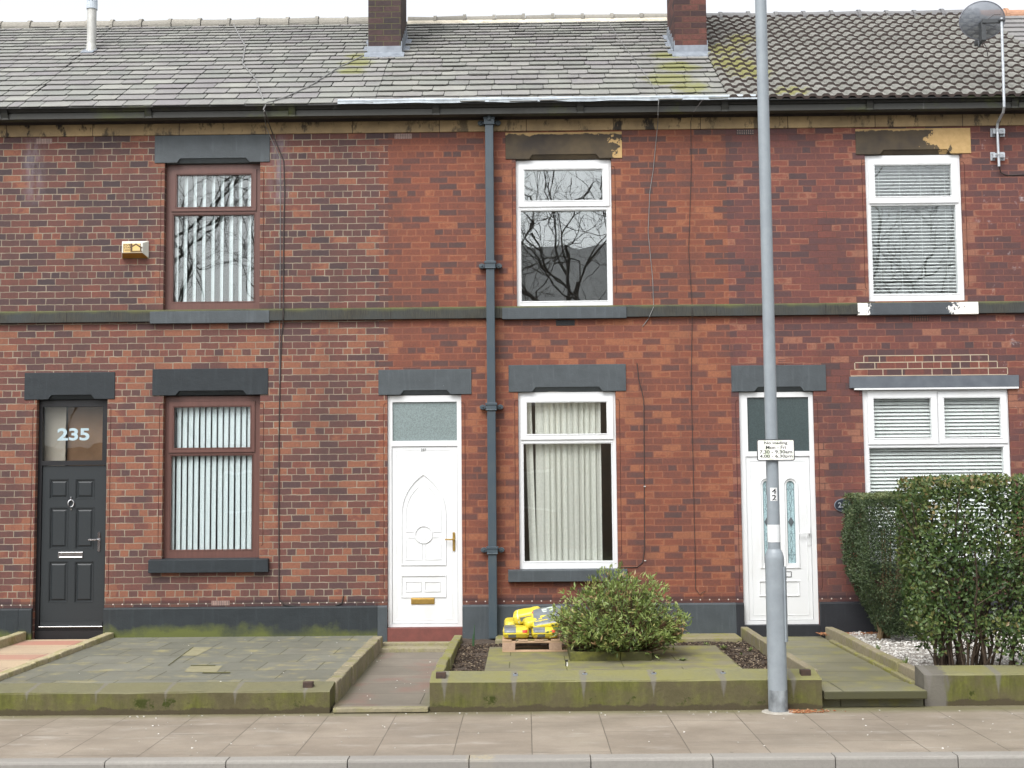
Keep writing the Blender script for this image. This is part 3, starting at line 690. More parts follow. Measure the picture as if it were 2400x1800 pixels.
def ex239(s, c, t):   # pale salt bloom and the patch of pale new pointing over the wide window is separate
    return s.mix(s.m('MULTIPLY', s.mr(s.noise(7, 5, .7), .60, .72), s.mr(s.x, PX(2290), PX(2330))), c, (.34, .29, .29, 1))
BR239 = brick('red brown brick with tight joints', PAL239, (.23, .11, .08, 1), .0044, red=.26, openings=rects_red('239'), extra=ex239, seed=.08, mort_noise=(.085, .045, .04, 1), soft=.25)
h233 = thing('terraced_house', 'leftmost brick house, only a strip of wall and slate roof left of the black door', 'house', base_of((H233 + H235) / 2), 'terraced houses in the row')
wall_mesh(H233, H235, []).build('wall', [BR235, M['room']], h233)
common(h233, H233, H235, M['plinth235'], [(H233, H235)])
MOSS1 = [roofp(PX(845, 110, 1.6), 1.9) + (.5,), roofp(PX(850, 100, 1.8), 2.3) + (.42,), roofp(PX(835, 130, 1.3), 1.5) + (.4,)]
SL235 = slate_mat('grey slate', (.30, .295, .25, 1), MOSS1); SL237 = slate_mat('stone grey slate', (.33, .32, .25, 1), [roofp(PX(1570, 120, 1.7), 1.5) + (.6,), roofp(PX(1555, 100, 1.7), 2.1) + (.5,), roofp(PX(1560, 180, .8), .9) + (.75,), roofp(PX(1600, 200, .8), .5) + (.6,)])
slate_roof(H233, H235, .35, 3).build('roof', [SL235, M['underlay']], h233)
ridge_mesh(H233, H235, 3, 'half').build('ridge', [M['ridge'], M['bedding']], h233)

h235 = thing('terraced_house', 'brick house numbered 235 with pale pointing, black door and two brown framed windows', 'house', base_of((H235 + H237) / 2), 'terraced houses in the row')
wall_mesh(H235, H237, ops_of('235'), notch=notches('235')).build('wall', [BR235, M['room']], h235)
dj = DOORS['235']
common(h235, H235, H237, M['plinth235'], [(H235, dj[0] + .0), (dj[1], H237)])
slate_roof(H235, H237, .45, 4).build('roof', [SL235, M['underlay']], h235)
ridge_mesh(H235, H237 - .1, 4, 'half').build('ridge', [M['ridge'], M['bedding']], h235)
lintel(h235, 363, 317, 632.5, 381, M['slatepaint'], (415, 585)); lintel(h235, 58, 873, 269.5, 936, M['bluepaint'], (113, 222)); lintel(h235, 357.5, 864, 628.5, 926, M['bluepaint'], (412, 578))
sill(h235, 351, 728, 631, 757, M['slatepaint'], .062); sill(h235, 347, 1311, 628, 1342, M['bluepaint'], .075)
jamb_beads(h235, [WINS['235u'], WINS['235l'], (dj[0], dj[1], PLZ, dj[3])])
w_ = window(h235, '235u', M['brown'], [(402.4, 397, 600.6, 494.6)], [(415, 410, 589, 485.4), (406, 503.7, 595, 706.5)], M['glassblind'], y=.085)
a, b, c, d = WINS['235u']; vblind(w_, a + .06, b - .03, c + .05, d - .05, .17, .118, .127, -56, M['blind'], 3, 2)
w_ = window(h235, '235l', M['brown'], [(396, 941, 597, 1060)], [(408, 954, 587, 1049), (400, 1068, 591, 1288)], M['glass'], y=.085)
a, b, c, d = WINS['235l']; vblind(w_, a + .05, b - .03, c + .08, d - .05, .155, .0757, .066, -20, M['blind'], 2.5, 3)
# front door 235
def door_frame(door, key, holes, y, mt, zb, sl=.0):
    x0, x1, z0, z1 = DOORS[key]; mb = MB(); plate(mb, x0 + .002, x1 - .002, zb, z1 - .002, holes, y, y + .09); return mb.build('door_frame', mt, door)
y = .10
leaf = RC(97, 1091, 246, 1466, y); tg = RC(100.4, 953.4, 241.4, 1079.5, y)
mb = MB(); pan = [RC(*r, y) for r in ((118, 1125, 158.5, 1167), (179, 1125, 219.5, 1167), (117.8, 1191.6, 157.5, 1284), (178.5, 1191.6, 218.3, 1284), (115.5, 1318, 156.5, 1410), (176.5, 1318, 217, 1410))]
plate(mb, leaf[0], leaf[1], leaf[2], leaf[3], pan, y, y + .044)
for a, b, c, d in pan:
    mb.box(a - .002, b + .002, y + .014, y + .040, c - .002, d + .002); q = .016; e = .034
    mb.hexa([(a + q, y + .014, c + q), (b - q, y + .014, c + q), (b - q, y + .014, d - q), (a + q, y + .014, d - q), (a + e, y + .001, c + e), (b - e, y + .001, c + e), (b - e, y + .001, d - e), (a + e, y + .001, d - e)])
    beadrect(mb, (a, b, c, d), y, .010, .004)
mb.box(leaf[0] + .01, leaf[1] - .01, y - .02, y, leaf[2], leaf[2] + .045)
d235 = mb.build('front_door', M['blackdoor'], h235)
zt0, zt1 = PZ(160, 1476, y), PZ(160, 1466, y)
door_frame(d235, '235', [tg, (leaf[0] - .004, leaf[1] + .004, zt1 - .004, leaf[3] + .004)], y - .02, M['blackframe'], zt0)
mb = MB(); mb.box(tg[0] - .01, tg[1] + .01, y + .01, y + .03, tg[2] - .01, tg[3] + .01); mb.build('pane', M['glasstea'], d235)
mb = MB(); mb.box(leaf[0], leaf[1], y - .055, y + .03, zt1 - .016, zt1 - .005); mb.build('threshold', M['chrome'], d235, bev=.003)
mb = MB(); mb.box(dj[0] + .003, dj[1] - .003, y - .03, y + .1, .05, zt0 - .004); mb.build('doorstep', M['blackframe'], d235)
a, b, c, d = RC(137, 1294, 194.7, 1308, y); mb = MB(); mb.frame(a, b, c, d, y - .010, y, .012, .012, .014, .014); mb.box(a + .012, b - .012, y - .005, y, c + .014, d - .014); mb.build('letterbox', M['chrome'], d235, bev=.002)
lever_handle(d235, (229.5, 1247, 235.5, 1293), (207, 1265), y, M['chrome'])
kx, kz = P(167.3, 1182, y); mb = MB()
mb.tube([(kx, y - .002, kz + .075), (kx, y - .02, kz + .075)], [.013, .010], 10); mb.tube([(kx, y - .012, kz + .095), (kx, y - .012, kz + .05)], [.006, .011], 8); mb.tube([(kx, y - .008, kz - .075), (kx, y - .008, kz - .055)], [.006, .009], 8)
mb.tube([(kx + .036 * math.sin(t), y - .02, kz + .012 + .044 * math.cos(t)) for t in [2 * math.pi * i / 20 for i in range(21)]], .0075, 6, cap=False); mb.build('knocker', M['chrome'], d235)
a, b, c, d = RC(134, 1003.5, 209, 1032.5, y); text('235', 'house_number', a, b, c, d, y + .007, M['numblue'], d235, bold=.028)
mb = MB(); xm = PX(171, 1010, .5); mb.box(dj[0] + .0, xm, .235, .25, leaf[3], dj[3] - .0, 0); mb.box(xm + .001, dj[1], .30, .32, leaf[3], dj[3], 1); mb.build('hall_board', [M['hall'], M['hallbrown']], h235)  # added boards close behind the toplight, catching daylight in place of hall walls
for r, mt in (((496, 1408, 538, 1419), M['airlight']), ((85, 325, 122, 337), M['airlight'])): air_brick(h235, r, mt)
chimney(h235, 863, 940, 131, M['chim235'])
# flue through the slates
fy = None
d_ = ray(215, 119); k_ = d_.z / d_.y; fy = (EZ - .656 * EY - CAM.z + k_ * CAM.y) / (k_ - .656); fz = EZ + .656 * (fy - EY); fx = PX(214, 119, fy)
mb = MB(); mb.lathe((fx, fy, fz - .1), [(.085, 0), (.085, .06), (.070, .17), (.066, .2), (.066, .72)], 20); fl = mb.build('flue', M['flue'], h235, smooth=False)
mb = MB(); mb.lathe((fx, fy, fz + .62), [(.078, 0), (.078, .10), (.068, .105), (.068, .12)], 20)
for i in range(10): t = 2 * math.pi * i / 10; mb.box(fx + .07 * math.cos(t) - .008, fx + .07 * math.cos(t) + .008, fy + .07 * math.sin(t) - .008, fy + .07 * math.sin(t) + .008, fz + .735, fz + .82)
mb.lathe((fx, fy, fz + .82), [(.09, 0), (.09, .025), (.06, .05)], 20); mb.build('cowl', M['fluecap'], fl)
mb = MB(); mb.hexa([(fx - .11, fy - .15, fz - .15 * .656 + .02), (fx + .07, fy - .15, fz - .15 * .656 + .02), (fx + .09, fy + .0, fz + .02), (fx - .1, fy + .0, fz + .02), (fx - .11, fy - .15, fz - .15 * .656 + .03), (fx + .07, fy - .15, fz - .15 * .656 + .03), (fx + .09, fy + .0, fz + .03), (fx - .1, fy + .0, fz + .03)]); mb.build('flashing', M['lead'], fl)

# ================================================================== house 237
h237 = thing('terraced_house', 'red brick house 237 with white door, white windows and slate blue downpipe', 'house', base_of((H237 + H239) / 2), 'terraced houses in the row')
wall_mesh(H237, H239, ops_of('237'), notch=notches('237')).build('wall', [BR237, M['room']], h237)
dj = DOORS['237']
common(h237, H237, H239, M['plinth237'], [(H237, dj[0]), (dj[1], H239)])
slate_roof(H237, H239, 1.15, 9).build('roof', [SL237, M['underlay']], h237)
ridge_mesh(H237 + .1, H239 - .1, 9, 'bedded').build('ridge', [M['ridge'], M['bedding']], h237)
lintel(h237, 887, 866, 1105, 925, M['slatepaint'], (938, 1056)); lintel(h237, 1192, 854.5, 1467, 917.5, M['slatepaint'], (1247, 1412))
lintel(h237, 1184.5, 310, 1457.5, 372, soot_lintel('sooty sandstone lintel', PX(1449), 1), (1240, 1405), label='soot blackened bare sandstone lintel')
sill(h237, 1177, 719, 1468.5, 746.5, M['slatepaint'], .066); sill(h237, 1191, 1335.5, 1471, 1363, M['slatepaint'], .08)
jamb_beads(h237, [WINS['237u'], WINS['237l'], (dj[0], dj[1], PLZ, dj[3])])
w_ = window(h237, '237u', M['pvc'], [(1216, 385, 1427, 483.5)], [(1229, 397.8, 1412, 470), (1221.5, 493, 1423, 705)], M['glassup'], y=.05)
w_ = window(h237, '237l', M['pvc'], [(1221, 928.5, 1437, 1030)], [(1235, 943, 1422, 1016.6), (1228, 1039.7, 1434.6, 1315)], M['glass'], y=.045)
a, b, c, d = WINS['237l']; xa, xb = PX(1232, 1150, .3), PX(1404, 1150, .3)
vblind(w_, xa, xb, c + .03, d - .06, .15, .0735, .105, -24, M['curtain'], 14, 8, skip=(1,), tilt=.05)
mb = MB(); xx, zz = P(1298, 948, 1.2); mb.tube([(xx, 1.2, zz + .5), (xx, 1.2, zz + .06)], .006, 6); mb.tube([(xx - .09, 1.2, zz + .03), (xx, 1.2, zz + .06), (xx + .09, 1.2, zz + .03)], .006, 6); lampf = mb.build('ceiling_lamp', M['brass'], h237)
sb_ = S('lit bulb'); sb_.t.links.new(sb_.n('ShaderNodeEmission', {0: (1, .55, .2, 1), 1: 25.0}).outputs[0], sb_.out.inputs[0])
for sx in (-.09, .09):
    mb = MB(); mb.lathe((xx + sx, 1.2, zz - .02), [(.008, 0), (.02, .015), (.022, .03), (.01, .05)], 12); mb.build('bulb', sb_.mat, lampf)
ll = bpy.data.lights.new('room_lamp', 'POINT'); ll.energy = 10; ll.color = (1, .95, .86); ll.shadow_soft_size = .08; lo = bpy.data.objects.new('room_lamp', ll); lo.location = (xx, 1.2, zz - .06); col.objects.link(lo)
mb = MB(); mb.lathe((PX(1412, 1312, .30), .30, c + .02), [(.03, 0), (.035, .01), (.03, .05), (.038, .055), (.038, .07)], 14); mb.build('jar', M['pvcold'], w_, smooth=True)
# front door 237
y = .055
tg = RC(920, 942, 1071, 1033, y); leaf = RC(919.5, 1046.5, 1072, 1461, y)
zb = PZ(995, 1469, y)
mb = MB(); mb.box(leaf[0], leaf[1], y, y + .05, leaf[2], leaf[3])
beadrect(mb, RC(932, 1058, 1058, 1450, y), y, .012, .004)
ax, az = P(994.3, 1112, y); xl, xr = PX(941, 1240, y), PX(1044.3, 1240, y); zs = PZ(992, 1206, y); zbm = PZ(992, 1324, y)
def arch(xl, xr, zs, az, n=12):
    cx = (xl + xr) / 2; hw = (xr - xl) / 2; hh = az - zs; rr = (hw * hw + hh * hh) / (2 * hw); L_, R_ = [], []
    tm = math.asin(min(1, hh / rr))
    for i in range(n + 1): t = tm * i / n; R_.append((xr - rr + rr * math.cos(t), zs + rr * math.sin(t)))
    for i in range(n, -1, -1): t = tm * i / n; L_.append((xl + rr - rr * math.cos(t), zs + rr * math.sin(t)))
    return R_ + L_[1:]
def bead(pts, r=.0085, close=False):
    p3 = [(p[0], y - .001, p[1]) for p in pts]
    if close: p3.append(p3[0])
    mb.tube(p3, r, 6, cap=not close)
bead([(xr, zbm)] + arch(xl, xr, zs, az) + [(xl, zbm)], .012, True)
q = .055; ia = arch(xl + q, xr - q, zs, az - .11); nn = len(ia)
cx, cz = P(993, 1252.7, y); rc = 20 / 185.
bead([(xr - q, PZ(993, 1246.5, y))] + ia[:nn // 2 - 1], .006); bead(ia[nn // 2 + 2:] + [(xl + q, PZ(993, 1246.5, y))], .006)
bead([(cx + rc * math.cos(2 * math.pi * i / 28), cz + rc * math.sin(2 * math.pi * i / 28)) for i in range(28)], .011, True)
for zz, k in ((1246.5, q), (1259.5, q + .03)):
    z_ = PZ(993, zz, y); bead([(xl + k, z_), (cx - rc - .012, z_)], .006); bead([(cx + rc + .012, z_), (xr - k, z_)], .006)
z_, zl = PZ(993, 1259.5, y), PZ(993, 1311.5, y)
for a_, b_ in ((xl + q, cx - .022), (cx + .022, xr - q)):
    bead([(a_, z_), (a_, zl), (b_, zl), (b_, cz - rc - .015)], .006)
bead([(xl, PZ(992, 1349, y)), (xr, PZ(992, 1349, y)), (xr, PZ(992, 1399, y)), (xl, PZ(992, 1399, y))], .012, True)
for r in ((951.5, 1363, 987, 1386), (996, 1363, 1031, 1386)): a, b, c, d = RC(*r, y); bead([(a, c), (b, c), (b, d), (a, d)], .008, True)
d237 = mb.build('front_door', M['pvc'], h237)
door_frame(d237, '237', [tg, (leaf[0] - .004, leaf[1] + .004, leaf[2] - .004, leaf[3] + .004)], y - .015, M['pvc'], zb)
mb = MB(); mb.box(tg[0] - .01, tg[1] + .01, y + .01, y + .03, tg[2] - .01, tg[3] + .01); mb.build('pane', M['obspale'], d237)
a, b, c, d = RC(963.5, 1401.5, 1018.7, 1416, y); mb = MB(); mb.box(a, b, y - .010, y, c, d); mb.box(a + .008, b - .008, y - .014, y - .010, c + .010, d - .010); mb.build('letterbox', M['brass'], d237, bev=.002)
lever_handle(d237, (1061.2, 1247, 1066.8, 1292), (1043, 1264.5), y, M['brass'])
a, b, c, d = RC(986.5, 1051.5, 998.8, 1057.5, y); text('237', 'house_number', a, b, c, d, y - .003, M['ink'], d237)
mb = MB(); mb.box(dj[0] - .01, dj[1] + .005, -.03, y + .08, .05, zb - .003); mb.build('doorstep', M['redstep'], d237, bev=.006)
# downpipe
px_ = -.415; mb = MB(); hw = .053
mb.box(px_ - hw, px_ + hw, -.165, -.058, GZ - .02, PZ(1145, 285, -.1)); mb.box(px_ - .02, px_ + .02, -.2, -.08, PZ(1145, 286, -.1), GB + .03)
dp = mb.build('downpipe', M['pipe'], h237, bev=.008)
for py in (283, 620.5, 953, 1290):
    z_ = PZ(1150, py, -.16); mb = MB(); h_ = .048; k = .013
    mb.box(px_ - hw - k, px_ + hw + k, -.178, -.056, z_ - h_, z_ + h_); mb.box(px_ - hw - k - .008, px_ + hw + k + .008, -.186, -.054, z_ + h_ - .03, z_ + h_)
    mb.box(px_ - hw - k - .004, px_ + hw + k + .004, -.182, -.055, z_ - h_, z_ - h_ + .014)
    for sx in (-1, 1):
        xx = px_ + sx * (hw + .055); pts = [(xx + .042 * math.cos(2 * math.pi * i / 10), z_ + .032 * math.sin(2 * math.pi * i / 10)) for i in range(10)]; mb.prism(pts, -.075, -.001, 'Y')
        mb.tube([(xx, -.072, z_), (xx, -.09, z_)], .011, 6)
    mb.build('bracket', M['pipe'], dp, bev=.004)
mb = MB(); n = 22; xa, xb = PX(792, 240, -.33), PX(1795, 230, -.33)
for i in range(n):
    a, b = xa + (xb - xa) * i / n, xa + (xb - xa) * (i + 1) / n; f = lambda k: .006 * math.sin(k * 1.9) + .004 * math.sin(k * 4.7)
    lo = lambda x, k: (x, -.366 + f(k) * .4, EZ + .004 + f(k) * .6); mid = lambda x, k: roofp(x, -.02 + f(k), .046); hi = lambda x, k: roofp(x, .03 + f(k + 3) * 2, .046)
    mb.face([lo(a, i), lo(b, i + 1), mid(b, i + 1), mid(a, i)]); mb.face([mid(a, i), mid(b, i + 1), hi(b, i + 1), hi(a, i)])
    mb.face([(a, -.366, EZ - .014 + f(i)), (b, -.366, EZ - .014 + f(i + 1)), lo(b, i + 1), lo(a, i)])
mb.build('eaves_flashing', simple('bright lead strip', (.50, .56, .60, 1), (.34, .38, .42, 1), 12, .5, .002, metal=.1), h237)
for r, mt in (((1303, 750, 1347, 763), M['black']), ((925, 313.5, 965, 325.5), M['airlight'])): air_brick(h237, r, mt)
chimney(h237, 1582, 1657.5, 129, M['chim237'])

# ================================================================== house 239 and its right neighbour
h239 = thing('terraced_house', 'red brick house with wavy tiled roof, wide white window and leaded white door', 'house', base_of((H239 + H241) / 2), 'terraced houses in the row')
wall_mesh(H239, H241, ops_of('239'), notch=notches('239')).build('wall', [BR239, M['room']], h239)
dj = DOORS['239']
common(h239, H239, H241, M['plinth239'], [(H239, dj[0]), (dj[1], H241)])
WT = tile_mat('grey concrete pantile', (.165, .165, .15, 1), (.215, .215, .197, 1), [roofp(PX(1700, 120, 1.5), 1.6) + (.7,), roofp(PX(1745, 150, 1), 1.1) + (.6,), roofp(PX(1690, 90, 1.8), 2.3) + (.6,), roofp(PX(1735, 60, 2.2), 2.9) + (.5,), roofp(PX(1850, 230, .0), .2) + (.4,)])
wavy_roof(H239, H241, 2).build('roof', [WT, M['underlay'], simple('brown tile edge', (.12, .095, .088, 1), (.09, .072, .068, 1), 20, .9)], h239)
ridge_mesh(H239 + .1, H241, 5, 'conc').build('ridge', [M['ridgedark'], M['bedding']], h239)
lintel(h239, 1714, 856, 1935.5, 917, M['slatepaint'], (1768, 1884))
lintel(h239, 2005, 301.5, 2274.5, 361, soot_lintel('flaking sandstone lintel', PX(2218), 2), (2062, 2228), label='sandstone lintel with black soot skin flaked off at one end')
x0, x1, z0, z1 = RC(1991, 881, 2388, 908, -.02); mb = MB(); mb.box(x0, x1, -.03, .1, z0, z1); mb.build('lintel', simple('dark lead cladding', (.115, .13, .15, 1), (.08, .092, .11, 1), 7, .55, .003), h239, bev=.004, label='flat lead clad lintel over the wide window')
mb = MB(); mb.box(PX(2001, 910), PX(2385, 910), -.036, .03, z0 - .024, z0 - .002); mb.build('drip_strip', M['pvc'], h239)
sill(h239, 2011, 708, 2293.5, 737, painted_stone('flaking slate grey paint', (.066, .076, .086, 1), peel=(PX(2022), PX(2277))), .066, label='slate grey sill with paint flaked to white at both ends'); sill(h239, 2012, 1319, 2388, 1345, M['slatepaint'], .075)
jamb_beads(h239, [WINS['239u'], (dj[0], dj[1], PLZ, dj[3])])
w_ = window(h239, '239u', M['pvc'], [(2036, 374, 2244.5, 475.5)], [(2050, 387, 2229, 460), (2044.5, 481, 2243, 689)], M['glassblind'], y=.035)
a, b, c, d = WINS['239u']; hblind(w_, a + .06, b - .05, c + .07, d - .06, .115, .0435, 28, M['venetian'], .034)
w_ = window(h239, '239l', M['pvc'], [(2034.5, 916, 2197, 1041), (2200, 918, 2360, 1039)], [(2048, 934, 2182, 1026), (2213, 932.5, 2345, 1025), (2041, 1049, 2356, 1300)], M['glass'], y=.03)
a, b, c, d = WINS['239l']; hblind(w_, a + .07, b - .07, c + .08, d - .06, .108, .0455, 54, M['venetian'], .043)
# front door 239
y = .055
tg = RC(1751.7, 931, 1895.5, 1057.5, y); leaf = RC(1752, 1070, 1901, 1453, y); zb = PZ(1826, 1463, y)
mb = MB()
gx = [RC(1789.5, 1127, 1808, 1320, y), RC(1845, 1127, 1864, 1320, y)]
plate(mb, leaf[0], leaf[1], leaf[2], leaf[3], gx, y, y + .05)
def bead(pts, r=.0085, close=False):
    p3 = [(p[0], y - .001, p[1]) for p in pts]
    if close: p3.append(p3[0])
    mb.tube(p3, r, 6, cap=not close)
beadrect(mb, RC(1764, 1083, 1889, 1439, y), y, .014, .005)
for a, b, c, d in gx:
    hw = (b - a) / 2; k = .035; cx = (a + b) / 2
    bead([(b + k, c - .05)] + [(cx + (hw + k) * math.cos(t), d - hw + (hw + k) * math.sin(t)) for t in [math.pi * i / 12 for i in range(13)]] + [(a - k, c - .05)], .014)
    # rounded head: fill the corners of the rectangular hole
    arc = [(cx + hw * math.cos(t), d - hw + hw * math.sin(t)) for t in [math.pi / 2 * i / 6 for i in range(7)]]
    mb.prism([(b + .001, d + .001)] + list(reversed(arc)), y + .0015, y + .03, 'Y'); arc2 = [(2 * cx - p[0], p[1]) for p in arc]; mb.prism([(a - .001, d + .001)] + arc2, y + .0015, y + .03, 'Y')
    bead([(a - .05, c - .055), (b + .05, c - .055)], .012)
for zz in (1362, 1396): bead([(PX(1780, zz, y), PZ(1826, zz, y)), (PX(1874, zz, y), PZ(1826, zz, y))], .011)
for xx in (1781, 1873): bead([(PX(xx, 1380, y), PZ(1826, 1364, y)), (PX(xx, 1380, y), PZ(1826, 1394, y))], .009)
d239 = mb.build('front_door', M['pvc'], h239)
door_frame(d239, '239', [tg, (leaf[0] - .004, leaf[1] + .004, leaf[2] - .004, leaf[3] + .004)], y - .015, M['pvc'], zb)
mb = MB(); mb.box(tg[0] - .01, tg[1] + .01, y + .01, y + .03, tg[2] - .01, tg[3] + .01); mb.build('pane', M['obsdark'], d239)
for a, b, c, d in gx:
    m2 = MB(); m2.box(a - .006, b + .006, y + .022, y + .036, c - .006, d + .006); pn = m2.build('leaded_pane', M['obsblue'], d239, label='pale blue leaded glass strip with a black diamond')
    cx = (a + b) / 2; mb = MB(); H = d - c; hw = (b - a) / 2; yq = y + .020
    def came(pts, r=.0022): mb.tube([(p[0], yq, p[1]) for p in pts], r, 5)
    came([(a + .008, c), (a + .008, d)]); came([(b - .008, c), (b - .008, d)])
    zc = (c + d) / 2
    for sg in (-1, 1):
        zz = [zc + sg * H * f for f in (.05, .13, .2, .27, .33, .4, .46, .5)]
        came([(cx, zc + sg * .03), (cx, zz[1])])
        came([(cx, zz[1]), (cx - .02, (zz[1] + zz[2]) / 2 - sg * .01), (cx, zz[2] - sg * .01), (cx + .02, (zz[1] + zz[2]) / 2 - sg * .01), (cx, zz[1])])
        for q_ in (-1, 1):
            came([(cx, zz[2] - sg * .01), (cx + q_ * .02, zz[3]), (cx + q_ * .008, zz[4]), (cx, zz[4] + sg * .01), (cx + q_ * .03, zz[5]), (cx + q_ * .012, zz[6] - sg * .02), (cx, zz[6])])
        came([(cx, zz[4]), (cx, zz[7])])
        came([(a, zz[5]), (b, zz[5])])
    mb.prism([(cx - hw * .72, zc), (cx, zc - .065), (cx + hw * .72, zc), (cx, zc + .065)], y + .012, y + .022, 'Y')
    mb.build('lead_came', M['leadcame'], d239)
a, b, c, d = RC(1797, 1339.5, 1855, 1352.5, y); mb = MB(); mb.frame(a, b, c, d, y - .008, y, .007, .007, .007, .007, 0); mb.box(a + .007, b - .007, y - .006, y, c + .007, d - .007, 1); mb.build('letterbox', [M['black'], M['pvc']], d239)
lever_handle(d239, (1892.5, 1232, 1899, 1278.5), (1873, 1250), y, M['pvc'])
mb = MB(); mb.box(dj[0] - .0, dj[1] + .0, -.03, y + .08, .05, zb - .003); mb.build('doorstep', M['plinth239'], d239, bev=.006)
for r, mt, hl in (((2132, 740.5, 2176, 752), M['claydark'], M['clay']), ((1726.5, 304, 1767, 315.5), M['black'], M['airlight']), ((1824, 841, 1841, 853.5), M['clay'], M['black'])): air_brick(h239, r, mt, 3, 8, hl)
# patch of pale new pointing above the wide window: thin mortar ribbons standing just proud of the joints
mb = MB()
pm = simple('pale new mortar', (.46, .39, .29, 1), None, 9, .9)
for (xa, xb, py) in ((2024, 2316, 829), (2004, 2337, 846), (2003, 2361, 862.5), (1994, 2361, 880)):
    z_ = round((PZ(2150, py) - HEAD_Z) / COURSE) * COURSE + HEAD_Z
    mb.box(PX(xa, py), PX(xb, py), -.003, .004, z_ - .005, z_ + .005)
for (px1, pya, pyb) in ((2024, 829, 846), (2061, 829, 846), (2145, 829, 846), (2188, 829, 846), (2231, 829, 846), (2274, 829, 846), (2316, 829, 846), (2003, 846, 862), (2050, 846, 862), (2127, 846, 862), (2161, 846, 862), (2205, 846, 862), (2250, 846, 862), (2294, 846, 862), (2337, 846, 862), (2069, 862, 880), (2114, 862, 880), (2184, 862, 880), (2230, 862, 880), (2316, 862, 880), (2361, 862, 880)):
    za = round((PZ(2150, pya) - HEAD_Z) / COURSE) * COURSE + HEAD_Z; x_ = PX(px1, pya); mb.box(x_ - .005, x_ + .005, -.003, .004, za - COURSE + .005, za - .005)
mb.build('repointed_joint', pm, h239)
h241 = thing('terraced_house', 'house at far right, only its flat tiled roof with red ridge behind the dish', 'house', base_of((H241 + HEND) / 2), 'terraced houses in the row')
wall_mesh(H241, HEND, []).build('wall', [BR239, M['room']], h241)
common(h241, H241, HEND, M['plinth239'], [(H241, HEND)])
plain_roof(H241, HEND, 3).build('roof', [tile_mat('flat grey roof tile', (.19, .185, .185, 1), (.23, .225, .22, 1), []), M['underlay']], h241)
ridge_mesh(H241, HEND, 7, 'half').build('ridge', [M['ridgered'], M['bedding']], h241)
# ------------------------------------------------------------------ ground materials
def paving_mat(name, c1, c2, cm, bw, rh, moss=(.13, .14, .04, 1), mossk=.0, rot=False, ms=.005, off=(40, 40), wet=.0, pale=None):
    s = S(name)
    u, v = s.m('ADD', s.x, off[0]), s.m('ADD', s.y, off[1])
    if rot: u, v = v, u
    bt = s.n('ShaderNodeTexBrick', {'Vector': s.vec(u, v, 0.0), 'Color1': (0, 0, 0, 1), 'Color2': (1, 1, 1, 1), 'Mortar': (.5, .5, .5, 1), 'Scale': 1.0, 'Mortar Size': ms, 'Mortar Smooth': .2, 'Brick Width': bw, 'Row Height': rh}, offset=.5, squash=1.35 if rot else 1.0, squash_frequency=3)
    n = s.noise(1.6, 5, .62); f = s.noise(60, 4, .6); g = s.noise(4, 5, .65)
    c = s.mix(bt.outputs[0], c1, c2); c = s.mix(s.m('MULTIPLY', s.mr(n, .35, .65), .55), c, tuple(x * .66 for x in c1[:3]) + (1,))
    c = s.mix(s.m('MULTIPLY', s.mr(f, .35, .75), .3), c, tuple(x * .55 for x in c1[:3]) + (1,))
    if pale: c = s.mix(s.mr(s.noise(3.1, 4, .7, stretch=(.5, 1.6, 1)), .56, .72, 0, .55), c, pale)
    if mossk: c = s.mix(s.mr(s.m('ADD', g, s.m('MULTIPLY', bt.outputs[1], .18)), .62 - mossk * .25, .78 - mossk * .15, 0, .8), c, moss)
    c = s.mix(s.m('MULTIPLY', bt.outputs[1], .85), c, cm)
    h = s.m('ADD', s.m('SUBTRACT', 1.0, bt.outputs[1]), s.m('MULTIPLY', f, .25))
    return s, c, bt, s.bump(h, .004, .5)
def paving(name, *a, rough=.75, **k):
    s, c, bt, b = paving_mat(name, *a, **k); r = s.mr(s.noise(1.3, 3), .4, .65, rough - .18, rough); return s.pr(c, r, b, spec=.35)
def pavement_mat():
    s, c, bt, b = paving_mat('worn stone flags', (.265, .225, .178, 1), (.315, .272, .218, 1), (.095, .08, .063, 1), .92, .6125, rot=True, off=(40.39, 40.2), pale=(.40, .375, .335, 1), ms=.0045)
    k = s.m('ADD', s.mr(s.y, -4.62, -4.30), s.m('MULTIPLY', s.m('SUBTRACT', s.noise(2.5, 5, .65), .5), .9))
    c = s.mix(s.mr(k, .35, .95, 0, .75), c, (.135, .13, .055, 1))
    g = s.n('ShaderNodeTexVoronoi', {'Vector': s.pos, 'Scale': 3.2}).outputs[0]
    c = s.mix(s.mr(g, .045, .06, .6, 0), c, (.10, .088, .075, 1))
    c = s.mix(s.m('MULTIPLY', s.mr(s.noise(.9, 5, .7, stretch=(.6, 1.5, 1)), .46, .66), .5), c, (.15, .128, .10, 1))
    c = s.mix(s.mr(s.noise(33, 2, .5), .73, .77, 0, .5), c, (.5, .47, .43, 1))
    return s.pr(c, s.mr(s.noise(1.7, 4, .6), .4, .65, .5, .72), b, spec=.4)
